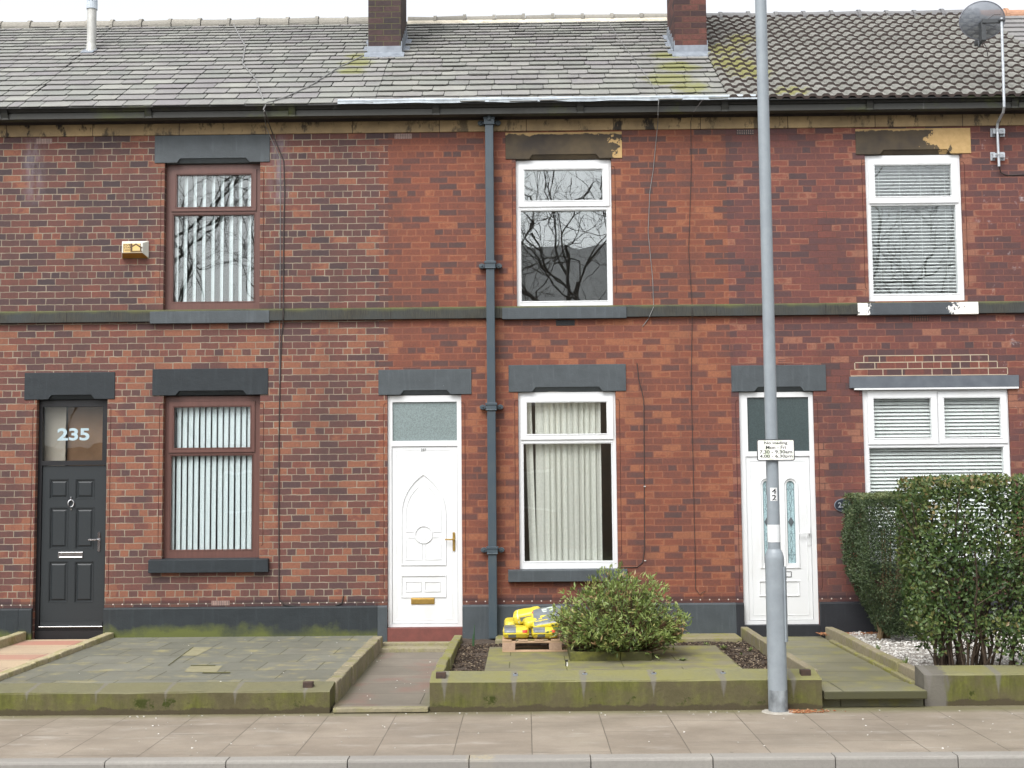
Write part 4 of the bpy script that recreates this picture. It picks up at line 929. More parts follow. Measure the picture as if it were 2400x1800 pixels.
def algae_wall(name, strong, bare=None, grey=False):
    s = S(name)
    n = s.noise(2.2, 6, .65); f = s.noise(35, 4, .65); st = s.noise(9, 4, .6, stretch=(2, 2, .35))
    stone = s.mix(s.mr(n, .35, .65), (.085, .072, .042, 1), (.135, .115, .07, 1))
    gr = s.mix(s.mr(st, .35, .65), (.068, .073, .018, 1), (.122, .128, .030, 1))
    c = s.mix(s.mr(n, .50 - strong * .10, .66 - strong * .08, .12, .92), stone, gr)
    # dark damp foot with a ragged edge, dark moss cushions
    k = s.m('ADD', s.m('SUBTRACT', .055, s.z), s.m('MULTIPLY', s.m('SUBTRACT', s.noise(4.5, 5, .7), .5), .14))
    c = s.mix(s.mr(k, 0, .012, 0, .85), c, (.06, .047, .032, 1))
    ms = s.m('MULTIPLY', s.mr(s.noise(3.4, 5, .7), .58, .63), s.rect(s.z, .05, .15, s.z, .05, .15, .02))
    c = s.mix(ms, c, (.035, .045, .008, 1))
    c = s.mix(s.m('MULTIPLY', s.mr(f, .4, .75), .4), c, (.06, .055, .025, 1))
    # pale lichen on the sloping top
    top = s.n('ShaderNodeSeparateXYZ', {0: s.nor}).outputs[2]
    c = s.mix(s.m('MULTIPLY', s.mr(top, .3, .7), .6), c, s.mix(s.mr(n, .4, .6), (.25, .245, .095, 1) if not grey else (.185, .18, .105, 1), (.22, .21, .135, 1) if not grey else (.165, .155, .115, 1)))
    if bare: c = s.mix(s.mr(s.m('ADD', s.x, s.m('MULTIPLY', s.m('SUBTRACT', st, .5), .25)), bare - .03, bare + .03, .9, 0), c, s.mix(s.mr(n, .4, .6), (.095, .09, .08, 1), (.14, .13, .115, 1)))
    # grey iron stains under the cut-off railing sockets
    fx = s.m('ABSOLUTE', s.m('SUBTRACT', s.m('FRACT', s.m('DIVIDE', s.m('ADD', s.x, 40.12), .64)), .5))
    z_ = s.m('ADD', s.mr(s.z, .06, .30, -.02, .05), s.m('MULTIPLY', s.m('SUBTRACT', st, .5), .06))
    c = s.mix(s.m('MULTIPLY', s.mr(s.m('SUBTRACT', fx, z_), .015, -.015), .7), c, (.16, .15, .135, 1))
    return s.pr(c, .9, s.bump(s.m('ADD', f, s.m('MULTIPLY', n, .8)), .006, .7), spec=.2)
def edging_mat(name, c1, c2, green):
    s = S(name); n = s.noise(5, 5, .65); f = s.noise(30, 4, .6)
    c = s.mix(s.rnd(), c1, c2); c = s.mix(s.mr(n, .48, .62, 0, green), c, (.20, .20, .04, 1)); c = s.mix(s.m('MULTIPLY', s.mr(f, .4, .75), .4), c, (.10, .09, .05, 1))
    return s.pr(c, .9, s.bump(f, .004, .6), spec=.2)

# ------------------------------------------------------------------ setting
def struct(name, mb, mt, bev=0, kind='structure'): return tag(mb.build(name, mt, None, bev=bev), kind=kind)
mb = MB(); mb.face([(-400, -400, -.14), (400, -400, -.14), (400, 400, -.14), (-400, 400, -.14)]); struct('ground', mb, simple('bare ground', (.10, .09, .065, 1), (.07, .07, .05, 1), .8, .95))
def asphalt():
    s = S('grey asphalt'); f = s.noise(140, 3, .7); n = s.noise(.9, 4)
    c = s.mix(s.mr(f, .3, .7), (.13, .125, .12, 1), (.21, .205, .195, 1)); c = s.mix(s.m('MULTIPLY', s.mr(n, .4, .65), .3), c, (.10, .095, .09, 1)); return s.pr(c, .85, s.bump(f, .004, .6), spec=.3)
mb = MB(); mb.box(-60, 60, -14.6, -6.303, -.30, -.098); struct('road', mb, asphalt())
mb = MB(); mb.box(-60, 60, -6.147, -3.9, -.30, 0.0); struct('pavement', mb, pavement_mat())
mb = MB(); mb.box(-60, 60, -18.5, -14.6, -.30, 0.0); struct('far_pavement', mb, paving('far pavement flags', (.22, .20, .17, 1), (.26, .23, .2, 1), (.08, .07, .06, 1), .9, .6))
mb = MB(); L = .9245; x = -3.22 - 30 * L; rg = random.Random(4)
while x < 24:
    j = rg.uniform(-.003, .003)
    mb.prism([(-6.302 + j, -.3), (-6.302 + j, -.018), (-6.296 + j, -.004), (-6.28 + j, .003), (-6.150, .003), (-6.150, -.3)], x + .004, x + L - .004, 'X', 0, rg.random()); x += L
s = S('sandstone kerb'); f = s.noise(45, 4, .65); n = s.noise(2.5, 4)
c = s.mix(s.rnd(), (.245, .232, .21, 1), (.31, .295, .265, 1)); c = s.mix(s.m('MULTIPLY', s.mr(n, .4, .65), .5), c, (.25, .235, .215, 1)); c = s.mix(s.m('MULTIPLY', s.mr(f, .4, .75), .4), c, (.19, .18, .165, 1))
c = s.mix(s.mr(s.m('ADD', s.z, s.m('MULTIPLY', n, .03)), -.085, -.06, .55, 0), c, (.13, .11, .085, 1))
yb = s.m('MULTIPLY', s.mr(s.noise(30, 3, .7), .42, .5), s.rect(s.x, -.46, -.26, s.y, -6.29, -6.10, .02)); c = s.mix(s.m('MULTIPLY', yb, .2), c, (.6, .46, .14, 1))
struct('kerb', mb, s.pr(c, .8, s.bump(f, .003, .5), spec=.3))
# raised gardens
EX235, PX237a, PX237b, PX239a, PX239b = -5.16, -1.80, -.895, 2.715, 3.665
mb = MB(); mb.box(EX235, PX237a - .07, -4.1, -.002, -.3, .205); struct('garden_paving', mb, paving('mossy grey garden flags', (.185, .185, .15, 1), (.145, .148, .118, 1), (.04, .04, .02, 1), .61, .60, mossk=.35, moss=(.30, .27, .13, 1), ms=.006, off=(40.28, 40.16)))
def flat(pts, z): return [(*G(px, py, z), z) for px, py in pts]
mb = MB()
for q in ([(426, 1537), (461, 1537), (499, 1517), (450, 1517)], [(431, 1575), (508, 1575), (522, 1560), (447, 1560)]): mb.face(flat(q, .2085), 0)
for q in ([(473, 1578), (538, 1578), (541, 1575), (476, 1575)], [(393, 1559.5), (396, 1559.5), (455, 1516), (452, 1516)], [(447, 1561), (505, 1561), (505, 1558.5), (447, 1558.5)]): mb.face(flat(q, .2095), 1)
struct('garden_paving', mb, [simple('pale olive patch of sand bed', (.25, .235, .145, 1), (.20, .185, .11, 1), 9, .9), simple('dark mossy joint', (.055, .055, .018, 1), (.08, .075, .025, 1), 20, .95)])
mb = MB(); mb.box(-6.27, EX235 - .08, -4.3, -.002, -.3, .185)
s = S('pink and cream path flags'); b0 = s.n('ShaderNodeTexBrick', {'Vector': s.vec(s.m('ADD', s.x, 40.0), s.m('ADD', s.y, 40.2), 0.0), 'Color1': (0, 0, 0, 1), 'Color2': (1, 1, 1, 1), 'Scale': 1.0, 'Mortar Size': .005, 'Brick Width': 3.0, 'Row Height': .58}); n = s.noise(1.4, 4); f = s.noise(50, 4)
fr = s.m('FRACT', s.m('DIVIDE', s.m('ADD', s.y, 40.25), 1.28))
c = s.mix(s.mr(fr, .30, .34), (.40, .20, .15, 1), (.44, .345, .235, 1)); c = s.mix(s.m('MULTIPLY', s.mr(n, .4, .65), .5), c, (.33, .26, .20, 1)); c = s.mix(s.m('MULTIPLY', s.mr(f, .4, .75), .3), c, (.25, .18, .12, 1)); c = s.mix(b0.outputs[1], c, (.15, .10, .07, 1))
struct('path', mb, s.pr(c, .8, s.bump(f, .003, .4), spec=.3))
mb = MB(); mb.box(H233, -6.35, -4.1, -.002, -.3, .2); struct('garden_paving', mb, bpy.data.materials['mossy grey garden flags'])
s_, c_, bt_, b_ = paving_mat('dark worn path flags', (.175, .155, .125, 1), (.215, .19, .155, 1), (.05, .045, .032, 1), 2.0, .62, mossk=.0, ms=.006, off=(40, 40.05))
c_ = s_.mix(s_.m('MULTIPLY', s_.mr(s_.noise(1.1, 3, .6), .5, .62), .6), c_, (.20, .10, .08, 1)); c_ = s_.mix(s_.mr(s_.m('ABSOLUTE', s_.m('ADD', s_.x, 1.35)), .34, .45, 0, .55), c_, (.12, .125, .05, 1)); path237 = s_.pr(c_, .72, b_, spec=.35)
mb = MB(); mb.box(PX237a + .001, PX237b - .001, -4.20, -.42, -.3, .045)
struct('path', mb, path237, bev=.006)
mb = MB(); mb.box(PX237a + .02, PX237b - .012, -4.315, -4.203, .008, .047); tag(mb.build('stone_step', edging_mat('pale worn slab edge', (.27, .24, .165, 1), (.23, .205, .14, 1), .3), None, bev=.006), 'thin pale slab lip at the street end of the path to 237', 'step')
stp = edging_mat('worn step stone', (.25, .22, .15, 1), (.30, .27, .19, 1), .4)
mb = MB(); mb.box(PX237a + .012, PX237b - .012, -.42, -.16, -.2, .092); mb.box(PX237a + .012, PX237b - .012, -.158, -.031, -.2, .128)
tag(mb.build('stone_step', stp, None, bev=.008), 'two low pale stone steps below the red step of white door 237', 'step')
p239 = paving('green tinged path flags', (.165, .16, .105, 1), (.20, .19, .125, 1), (.035, .035, .02, 1), 2.6, .64, mossk=.55, moss=(.21, .20, .06, 1), ms=.008, off=(40, 40.1))
mb = MB(); mb.box(PX239a + .002, PX239b - .002, -4.13, -.032, -.25, .152); struct('path', mb, p239)
mb = MB(); mb.box(PX239a + .01, PX239b + .0, -4.26, -3.72, .085, .158)
tag(mb.build('stone_step', p239, None, bev=.008), 'green overhanging slab step at the street end of the path to 239', 'step')
mb = MB(); mb.box(PX239a, PX239b + .01, -4.13, -4.128, -.1, .15)
# garden 237: soil, flags
def lumpy(name, x0, x1, y0, y1, z, mt, n=9, amp=.02, seed=1):
    mb = MB(); nx = max(2, int((x1 - x0) * n)); ny = max(2, int((y1 - y0) * n)); vs = []; fs = []
    for j in range(ny + 1):
        for i in range(nx + 1):
            x, y = x0 + (x1 - x0) * i / nx, y0 + (y1 - y0) * j / ny; e = 0 if i in (0, nx) or j in (0, ny) else 1
            vs.append((x, y, z + amp * e * mnoise.noise((x * 5, y * 5, seed)) + amp * .6 * e * mnoise.noise((x * 14, y * 14, seed))))
    for j in range(ny):
        for i in range(nx): a = j * (nx + 1) + i; fs.append((a, a + 1, a + nx + 2, a + nx + 1))
    mb.faces(vs, fs); return struct(name, mb, mt)
soil_m = simple('dark garden soil', (.040, .030, .022, 1), (.075, .056, .042, 1), 30, .95, .02)
lumpy('soil', PX237b + .001, PX239a - .07, -4.0, -.002, GZ - .035, soil_m, 12, .03)
mb = MB(); mb.box(-.43, 2.19, -3.98, -1.12, 0, GZ); struct('garden_paving', mb, paving('green stained flags', (.20, .185, .12, 1), (.165, .155, .10, 1), (.05, .05, .02, 1), 1.18, .46, mossk=.75, moss=(.24, .24, .05, 1), ms=.006, off=(40.3, 40.1)))
mb = MB(); mb.box(-.38, 2.6, -.55, -.042, 0, GZ + .012); struct('garden_paving', mb, edging_mat('mossy footing strip', (.25, .22, .14, 1), (.22, .20, .12, 1), .9), bev=.01)
grav_m = S('white gravel chips'); grav_mat = grav_m.pr(grav_m.ramp(grav_m.rnd(), [(0, (.22, .20, .18, 1)), (.25, (.42, .40, .37, 1)), (.7, (.58, .57, .54, 1)), (1, (.70, .69, .66, 1))]), .8, spec=.3)
lumpy('gravel_bed', PX239b + .06, 9.0, -4.0, -.002, GZ + .0, simple('gravel bed', (.36, .34, .31, 1), (.26, .24, .21, 1), 60, .95, .008), 6, .03, 3)
def chips(name, n, region, z, s0, s1, mt, seed, flat=.6):
    rg = random.Random(seed); mb = MB()
    for _ in range(n):
        x, y = region(rg); r = rg.uniform(s0, s1); k = rg.random(); vs = []
        for q in ((1, 0, 0), (-1, 0, 0), (0, 1, 0), (0, -1, 0), (0, 0, 1), (0, 0, -1)): vs.append(Vector(q) * r * rg.uniform(.6, 1.15))
        ro = Matrix.Rotation(rg.uniform(0, 6.3), 3, Vector((rg.uniform(-1, 1), rg.uniform(-1, 1), rg.uniform(-1, 1))).normalized())
        zz = z(x, y) if callable(z) else z
        vs = [ro @ v for v in vs]; vs = [(x + v.x, y + v.y, zz + v.z * flat + r * .25) for v in vs]
        mb.faces(vs, [(0, 2, 4), (2, 1, 4), (1, 3, 4), (3, 0, 4), (2, 0, 5), (1, 2, 5), (3, 1, 5), (0, 3, 5)], 0, k)
    return tag(mb.build(name, mt, None), kind='stuff')
chips('white_gravel', 9000, lambda g: (g.uniform(3.76, 7.4), g.uniform(-3.85, -.05)), lambda x, y: GZ + .004 + .02 * mnoise.noise((x * 5, y * 5, 3)), .010, .024, grav_mat, 2)
sm = S('soil crumbs'); soilc = sm.pr(sm.ramp(sm.rnd(), [(0, (.018, .013, .010, 1)), (.6, (.055, .04, .03, 1)), (.85, (.11, .08, .055, 1)), (1, (.26, .21, .15, 1))]), .95, spec=.2)
def soilreg(g):
    while True:
        x, y = g.uniform(PX237b + .09, PX239a - .08), g.uniform(-3.95, -.6)
        if x < -.45 or x > 2.2 or y > -1.1: return x, y
chips('soil_crumbs', 5200, soilreg, GZ - .03, .006, .020, soilc, 5)
lm = S('fallen brown leaves'); leafm = lm.pr(lm.ramp(lm.rnd(), [(0, (.20, .075, .035, 1)), (.6, (.32, .13, .06, 1)), (1, (.40, .26, .14, 1))]), .8, spec=.2)
def litreg(g):
    if g.random() < .7: return g.uniform(3.6, 4.6), -.06 - abs(g.gauss(0, .14))
    return min(2.9, 2.36 + abs(g.gauss(0, .16))), g.uniform(-4.46, -4.29)
chips('leaf_litter', 620, litreg, lambda x, y: GZ + .01 if y > -4 else .002, .008, .02, leafm, 8, .35)
pm_ = S('pale specks'); pale = pm_.pr(pm_.ramp(pm_.rnd(), [(0, (.45, .42, .38, 1)), (1, (.75, .74, .7, 1))]), .8)
def spreg(g):
    r = g.random()
    if r < .55: return g.uniform(-5.2, 4.6), g.uniform(-6.1, -4.32)
    if r < .8: return g.uniform(-5.2, 4.6), -4.34 - abs(g.gauss(0, .05))
    if r < .9: return g.uniform(-5, -1.9), g.uniform(-3.9, -.2)
    return g.uniform(-1.75, -.95), g.uniform(-4.0, -.5)
def spz(x, y): return .001 if y < -4.28 else (.206 if x < -1.85 else .046)
chips('pale_grit', 150, spreg, spz, .004, .013, pale, 12, .5)

# ------------------------------------------------------------------ low walls and stone edgings
def low_wall(x0, x1, y0, y1, zf, zb, mt, label, sockets):
    t = thing('garden_wall', label, 'wall', ((x0 + x1) / 2, (y0 + y1) / 2, 0), 'low mossy front walls'); mb = MB()
    n = max(2, int((x1 - x0) / .35)); rg = random.Random(int(x0 * 100)); vs = []; J = lambda a: rg.uniform(-a, a)
    for i in range(n + 1):
        x = x0 + (x1 - x0) * i / n
        vs += [(x, y0 + J(.004), -.05), (x, y0 + J(.006), zf - .012 + J(.004)), (x, y0 + .012, zf + J(.004)), (x, y1, zb + J(.004)), (x, y1 + .01, -.05)]
    fs = [(i * 5 + k, i * 5 + 5 + k, i * 5 + 6 + k, i * 5 + 1 + k) for i in range(n) for k in range(4)] + [(0, 1, 2, 3, 4), tuple(n * 5 + k for k in (4, 3, 2, 1, 0))]
    mb.faces(vs, fs); mb.build('stone_block', mt, t)
    for (x, big) in sockets:
        m2 = MB(); yy = y0 + (.10 if big else .17); zz = zf + (zb - zf) * (yy - y0) / (y1 - y0)
        if big: m2.box(x - .045, x + .045, yy, yy + .08, zz - .02, zz + .05, 0)
        else:
            m2.box(x - .022, x + .022, yy, yy + .04, zz - .02, zz + .012, 1); m2.box(x - .009, x + .009, yy + .011, yy + .028, zz, zz + .02, 0)
        m2.build('railing_stub', [M['rust'], M['lead']], t)
    return t
M['rust'] = simple('rusty iron', (.075, .045, .034, 1), (.04, .03, .026, 1), 25, .9, .003)
aw1, aw2, aw3 = algae_wall('algae covered wall stone', .8, grey=True), algae_wall('mossy wall stone', .9), algae_wall('dark algae wall stone', .7, PX239b + .22)
low_wall(-5.13, PX237a - .01, -4.30, -3.98, .205, .245, aw1, 'long low green stained wall in front of the paved garden left of path 237', [(-2.03, True)])
low_wall(PX237b, 2.70, -4.27, -3.96, .275, .325, aw2, 'bright mossy low wall behind the lamp post, in front of the bush and pallet', [(PX(1034, 1578, -4.1), True), (PX(1208, 1580, -4.1), False), (PX(1371, 1578, -4.1), False), (PX(1533, 1578, -4.1), False), (PX(1695, 1575, -4.1), False), (2.58, True)])
low_wall(PX239b + .01, 9.0, -4.14, -3.86, .29, .33, aw3, 'low dark green wall with a bare grey end under the clipped hedge', [])
def edging(x, y0, y1, z0, z1, wd, mt, label, n=9, grp='stone path edgings', rs=1, low=.0):
    t = thing('path_edging', label, 'edging', (x, (y0 + y1) / 2, low), grp); rg = random.Random(rs); mb = MB(); L = (y1 - y0) / n
    for i in range(n):
        a, b = y0 + i * L + .003, y0 + (i + 1) * L - .003; h0 = z0 + (z1 - z0) * i / n + rg.uniform(-.006, .006); h1 = z0 + (z1 - z0) * (i + 1) / n + rg.uniform(-.006, .006); j = rg.uniform(-.008, .008)
        mb.hexa([(x - wd / 2 + j, a, low), (x + wd / 2 + j, a, low), (x + wd / 2 + j, b, low), (x - wd / 2 + j, b, low), (x - wd / 2 + j, a, h0), (x + wd / 2 + j, a, h0), (x + wd / 2 + j, b, h1), (x - wd / 2 + j, b, h1)], 0, rg.random())
    mb.build('edging_stone', mt, t, bev=.012); return t
ed1 = edging_mat('cream edging stone', (.44, .38, .26, 1), (.36, .32, .20, 1), .5); ed2 = edging_mat('grey edging stone', (.27, .235, .165, 1), (.21, .19, .13, 1), .45); ed3 = edging_mat('mossy edging stone', (.22, .205, .11, 1), (.20, .185, .10, 1), .9)
edging(-5.21, -4.1, -.05, .25, .27, .11, ed1, 'cream stone edging between the pink path and the grey flags', 11, rs=2)
edging(-6.31, -4.1, -.05, .25, .29, .11, ed1, 'short visible cream edging left of the pink path by the black door', 9, rs=3)
edging(PX237a - .045, -3.98, -.2, .245, .222, .12, ed2, 'grey stone edging along the left side of the path to white door 237', 14, rs=4)
edging(PX237b + .05, -3.96, -.25, .315, .235, .10, ed3, 'yellow green mossy edging along the right side of path 237 beside the soil', 6, rs=5)
edging(PX239a - .02, -3.96, -.15, .31, .29, .09, ed2, 'pale concrete edging between the soil bed and the path to 239', 3, rs=6)
edging(PX239b + .075, -3.86, -.12, .275, .285, .10, ed2, 'round topped brown edging between path 239 and the white gravel', 6, rs=7)
edging(PX239b - .005, -3.86, -.6, .19, .185, .06, ed3, 'thin mossy broken edging strip flush beside the gravel edging', 5, rs=8)

# ------------------------------------------------------------------ plants
def leaf_mat(name, stops, trans=.25, rough=.42):
    s = S(name); c = s.ramp(s.rnd(), stops)
    p = s.n('ShaderNodeBsdfPrincipled', {'Base Color': c, 'Roughness': rough, 'Specular IOR Level': .45})
    t = s.n('ShaderNodeBsdfTranslucent', {'Color': c}); mx = s.n('ShaderNodeMixShader', {0: trans, 1: p.outputs[0], 2: t.outputs[0]})
    s.t.links.new(mx.outputs[0], s.out.inputs[0]); return s.mat
def add_leaf(mb, p, d, nrm, L, W, k, fold=.25):
    d = d.normalized(); sde = d.cross(nrm)
    sde = sde.normalized() if sde.length > 1e-5 else d.orthogonal().normalized(); n2 = sde.cross(d)
    b = p; t = p + d * L; m1 = p + d * L * .45
    l = m1 + sde * W * .5 + n2 * W * fold; r = m1 - sde * W * .5 + n2 * W * fold
    mb.faces([b, r, t, l], [(0, 1, 2), (0, 2, 3)], 0, k)
def rv(g): return Vector((g.uniform(-1, 1), g.uniform(-1, 1), g.uniform(-1, 1)))
M['bark'] = simple('hedge stem bark', (.085, .06, .04, 1), (.05, .035, .025, 1), 30, .9, .004); M['barkpale'] = simple('pale trunk bark', (.22, .16, .085, 1), (.12, .085, .05, 1), 20, .9, .006)
M['redtwig'] = simple('red brown twig', (.13, .055, .035, 1), (.09, .045, .03, 1), 20, .8); M['greenstem'] = simple('yellow green stem', (.22, .25, .05, 1), None, 20, .7)
# clipped front hedge
g = random.Random(21)
hx0, hx1, hy0, hy1, hz0, hz1 = 3.72, 7.2, -3.95, -3.25, .40, 2.10
hedge = thing('clipped_hedge', 'large clipped privet hedge with bare stems standing behind the low dark green wall', 'hedge', (4.9, -3.6, GZ))
mb = MB(); cnt = 0
def hedge_bound(p):    # 0..1 how far inside, with bulging ragged faces
    bx = .05 * mnoise.noise((p.y * 2, p.z * 2.2, 4)) ; bz = .035 * mnoise.noise((p.x * 2.5, p.y * 2, 7)); by = .06 * mnoise.noise((p.x * 2, p.z * 2, 1))
    low = hz0 + .24 * mnoise.noise((p.x * 1.7, 3.3, 2)) + .06 * max(0, 1 - abs(p.x - 3.9) * 1.6)
    xin = p.x - (hx0 + bx + max(0, .75 - p.z) * .45)
    return min(xin, hz1 + bz - p.z, p.y - (hy0 + by), (hy1 + by - p.y) * 1.6), p.z - low
while cnt < 34000:
    p = Vector((g.uniform(hx0 - .06, hx1), g.uniform(hy0 - .07, hy1 + .05), g.uniform(hz0 - .25, hz1 + .05)))
    ins, lo = hedge_bound(p)
    if ins < 0 or lo < -.06: continue
    if g.random() > math.exp(-ins / .11) + .06: continue
    gap = mnoise.noise((p.x * 3.0, p.y * 1.4, p.z * 3.0)) + .5 * mnoise.noise((p.x * 8, p.y * 5, p.z * 8))
    dens = 1.0 - .75 * max(0, min(1, (gap - .12) * 4)) * (1 if (p.x > 4.3) else .55)
    if lo < .22: dens *= max(0.08, (lo + .06) / .3)
    if g.random() > dens: continue
    out = Vector((-.4 if p.x - hx0 < .15 else 0, -1 if p.y < -3.6 else .6, 1.2 if hz1 - p.z < .12 else .25)) + rv(g) * .9
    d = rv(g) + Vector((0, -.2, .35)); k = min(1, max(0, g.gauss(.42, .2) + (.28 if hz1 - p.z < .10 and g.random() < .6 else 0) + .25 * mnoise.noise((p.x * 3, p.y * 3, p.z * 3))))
    add_leaf(mb, p, d, out.normalized(), g.uniform(.036, .062), g.uniform(.024, .036), k, g.uniform(.0, .3)); cnt += 1
lm1 = leaf_mat('privet leaf', [(0, (.030, .058, .022, 1)), (.35, (.060, .105, .030, 1)), (.62, (.098, .142, .042, 1)), (.82, (.16, .18, .055, 1)), (1, (.24, .17, .08, 1))], .22, .36)
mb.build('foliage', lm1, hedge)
mb = MB(); g = random.Random(5)
for i in range(84):
    x = g.uniform(3.98, 7.1) if i > 22 else g.uniform(3.98, 4.6); y = g.uniform(-3.78, -3.45); z = GZ - .03; pts = [Vector((x, y, z))]; ln = Vector((g.uniform(-.22, .22), g.uniform(-.12, .12), 1)); r0_ = g.uniform(.008, .022)
    for k in range(8): pts.append(pts[-1] + ln * .2 + rv(g) * .035); ln = (ln + rv(g) * .22); ln.z = max(.7, ln.z)
    pts = [p for p in pts if p.z < 2.0]
    mb.tube(pts, [r0_ * (1 - .09 * k) for k in range(len(pts))], 6)
    for q in range(4):
        b = pts[min(g.randint(1, 6), len(pts) - 1)]; dd = Vector((g.uniform(-1, 1), g.uniform(-.5, .5), g.uniform(.3, 1))); mb.tube([b, b + dd * .14 + rv(g) * .02, b + dd * .3 + rv(g) * .04], [.006, .005, .003], 5)
mb.build('stem', M['bark'], hedge)
# rear clipped shrub by the house wall
rear = thing('clipped_hedge', 'smaller dense dark clipped hedge on the white gravel by the oval house plaque', 'hedge', (4.2, -.6, GZ))
g = random.Random(31); mb = MB(); cnt = 0; qx0, qx1, qy0, qy1, qz1 = 3.95, 4.62, -1.28, -.22, 1.92
while cnt < 36000:
    p = Vector((g.uniform(qx0 - .06, qx1), g.uniform(qy0 - .05, qy1), g.uniform(.26, qz1 + .04)))
    tp = max(0, (.95 - p.z)) * .42; nz = .045 * mnoise.noise((p.x * 3, p.y * 3, p.z * 3)) - .03 * math.sin((p.z - .6) * 2.2)
    ins = min(p.x - (qx0 + tp + nz), (qx1 - p.x) * 3, p.y - (qy0 + tp * .7 + nz), (qy1 - p.y) * 2, qz1 + nz * .5 - p.z, p.z - (.24 + .15 * abs(mnoise.noise((p.x * 5, p.y * 5, 1)))))
    if ins < 0 or g.random() > math.exp(-ins / .05) + .02: continue
    if g.random() < .8 * max(0, min(1, (mnoise.noise((p.x * 5, p.y * 5, p.z * 4.5)) - .25) * 4)): continue
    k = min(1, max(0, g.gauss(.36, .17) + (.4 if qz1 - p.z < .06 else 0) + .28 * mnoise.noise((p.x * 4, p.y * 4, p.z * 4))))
    add_leaf(mb, p, rv(g) + Vector((-.2, -.3, .5)), (rv(g) + Vector((-.3, -.6, .5))).normalized(), g.uniform(.022, .040), g.uniform(.011, .018), k, .1); cnt += 1
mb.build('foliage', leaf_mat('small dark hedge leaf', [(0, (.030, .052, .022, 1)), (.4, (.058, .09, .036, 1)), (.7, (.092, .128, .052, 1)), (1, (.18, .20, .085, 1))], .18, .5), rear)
mb = MB()
for i in range(9):
    a = g.uniform(-.7, .7); bx, by = 4.27 + g.uniform(-.07, .1), -.62 + g.uniform(-.1, .06); mb.tube([(bx, by, GZ - .02), (bx + a * .1, by - .05, .42), (bx + a * .35, by - .1, .8), (bx + a * .45, by - .1, 1.5)], [.03, .024, .016, .008], 7)
mb.build('trunk', M['barkpale'], rear)
# loose shrub in the kerb-edged planter
bush = thing('shrub', 'loose round shrub with yellow green narrow leaves and red twigs in the mossy square bed', 'shrub', (1.0, -1.95, GZ))
g = random.Random(11); mb = MB(); tw = MB(); C0 = Vector((1.02, -1.95, GZ - .02))
def in_bush(p):
    q = ((p.x - 1.02) / .64) ** 2 + ((p.y + 1.95) / .62) ** 2 + ((p.z - .52) / (.52 if p.z > .52 else .40)) ** 2
    return q + .28 * mnoise.noise((p.x * 3, p.y * 3, p.z * 3))
for i in range(400):
    th = g.uniform(0, 6.283); el = g.uniform(.05, 1.5) if i % 3 else g.uniform(.02, .5); L = g.uniform(.5, .98) * (1 - .10 * max(0, -math.cos(th)) * math.cos(el))
    d = Vector((math.cos(th) * math.cos(el), math.sin(th) * math.cos(el) * .9, math.sin(el)))
    b = C0 + Vector((d.x * .22 * g.random(), d.y * .22 * g.random(), 0)); pts = [b]; v = (d + Vector((0, 0, .55))).normalized()
    for k in range(7):
        nx = pts[-1] + v * L / 7; pts.append(nx); v = (v * .8 + d * .25 + rv(g) * .16).normalized()
        if in_bush(nx) > 1.02: break
    n = len(pts); tw.tube(pts, [.006 * (1 - .6 * k / n) + .001 for k in range(n)], 4, cap=False)
    for k in range(2, n):
        for q in range(g.randint(3, 6)):
            p = pts[k] + rv(g) * .05; rr = in_bush(p)
            if rr < .35 and g.random() < .7: continue
            if p.z < .55 and g.random() < .72 - (p.z - .2) * 1.3: continue
            dd = (rv(g) + (p - Vector((1.03, -1.95, .45))) * 1.2 + Vector((0, 0, .35)))
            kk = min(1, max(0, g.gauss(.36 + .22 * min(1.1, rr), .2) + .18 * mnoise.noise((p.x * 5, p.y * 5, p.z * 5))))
            for z_ in range(g.randint(2, 4)): add_leaf(mb, p + rv(g) * .014, dd + rv(g) * .9, (rv(g) + Vector((0, -.4, .9))).normalized(), g.uniform(.040, .075), g.uniform(.015, .024), kk, .12)
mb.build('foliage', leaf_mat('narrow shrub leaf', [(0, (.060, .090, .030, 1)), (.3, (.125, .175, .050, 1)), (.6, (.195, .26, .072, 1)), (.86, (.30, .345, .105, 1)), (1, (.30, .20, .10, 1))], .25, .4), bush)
tw.build('twig', M['redtwig'], bush)
mb = MB()
for i in range(9): x = g.uniform(.76, .98); mb.tube([(x, -2.22 + g.uniform(-.05, .1), GZ), (x + g.uniform(-.02, .02), -2.2, .34), (x + g.uniform(-.05, .05), -2.15, .52)], .006, 5)
mb.build('stem', M['greenstem'], bush)
pb = thing('planter_edging', 'square dark mossy kerb edging round the foot of the shrub', 'planter', (.897, -1.93, GZ))
pm2 = edging_mat('dark mossy kerb', (.05, .052, .022, 1), (.075, .075, .028, 1), .5)
x0, x1, y0, y1, zt = .457, 1.336, -2.36, -1.50, .285
mb = MB(); mb.box(x0, (x0 + x1) / 2 + .1, y0, y0 + .06, GZ - .03, zt); mb.box((x0 + x1) / 2 + .104, x1, y0, y0 + .06, GZ - .03, zt - .004); mb.box(x0, x1, y1 - .06, y1, GZ - .03, zt)
mb.box(x0, x0 + .06, y0 + .062, y1 - .062, GZ - .03, zt); mb.box(x1 - .06, x1, y0 + .062, y1 - .062, GZ - .03, zt); mb.build('kerb_stone', pm2, pb, bev=.01)
lumpy('soil', x0 + .06, x1 - .06, y0 + .06, y1 - .06, zt - .035, soil_m, 14, .02, 9)
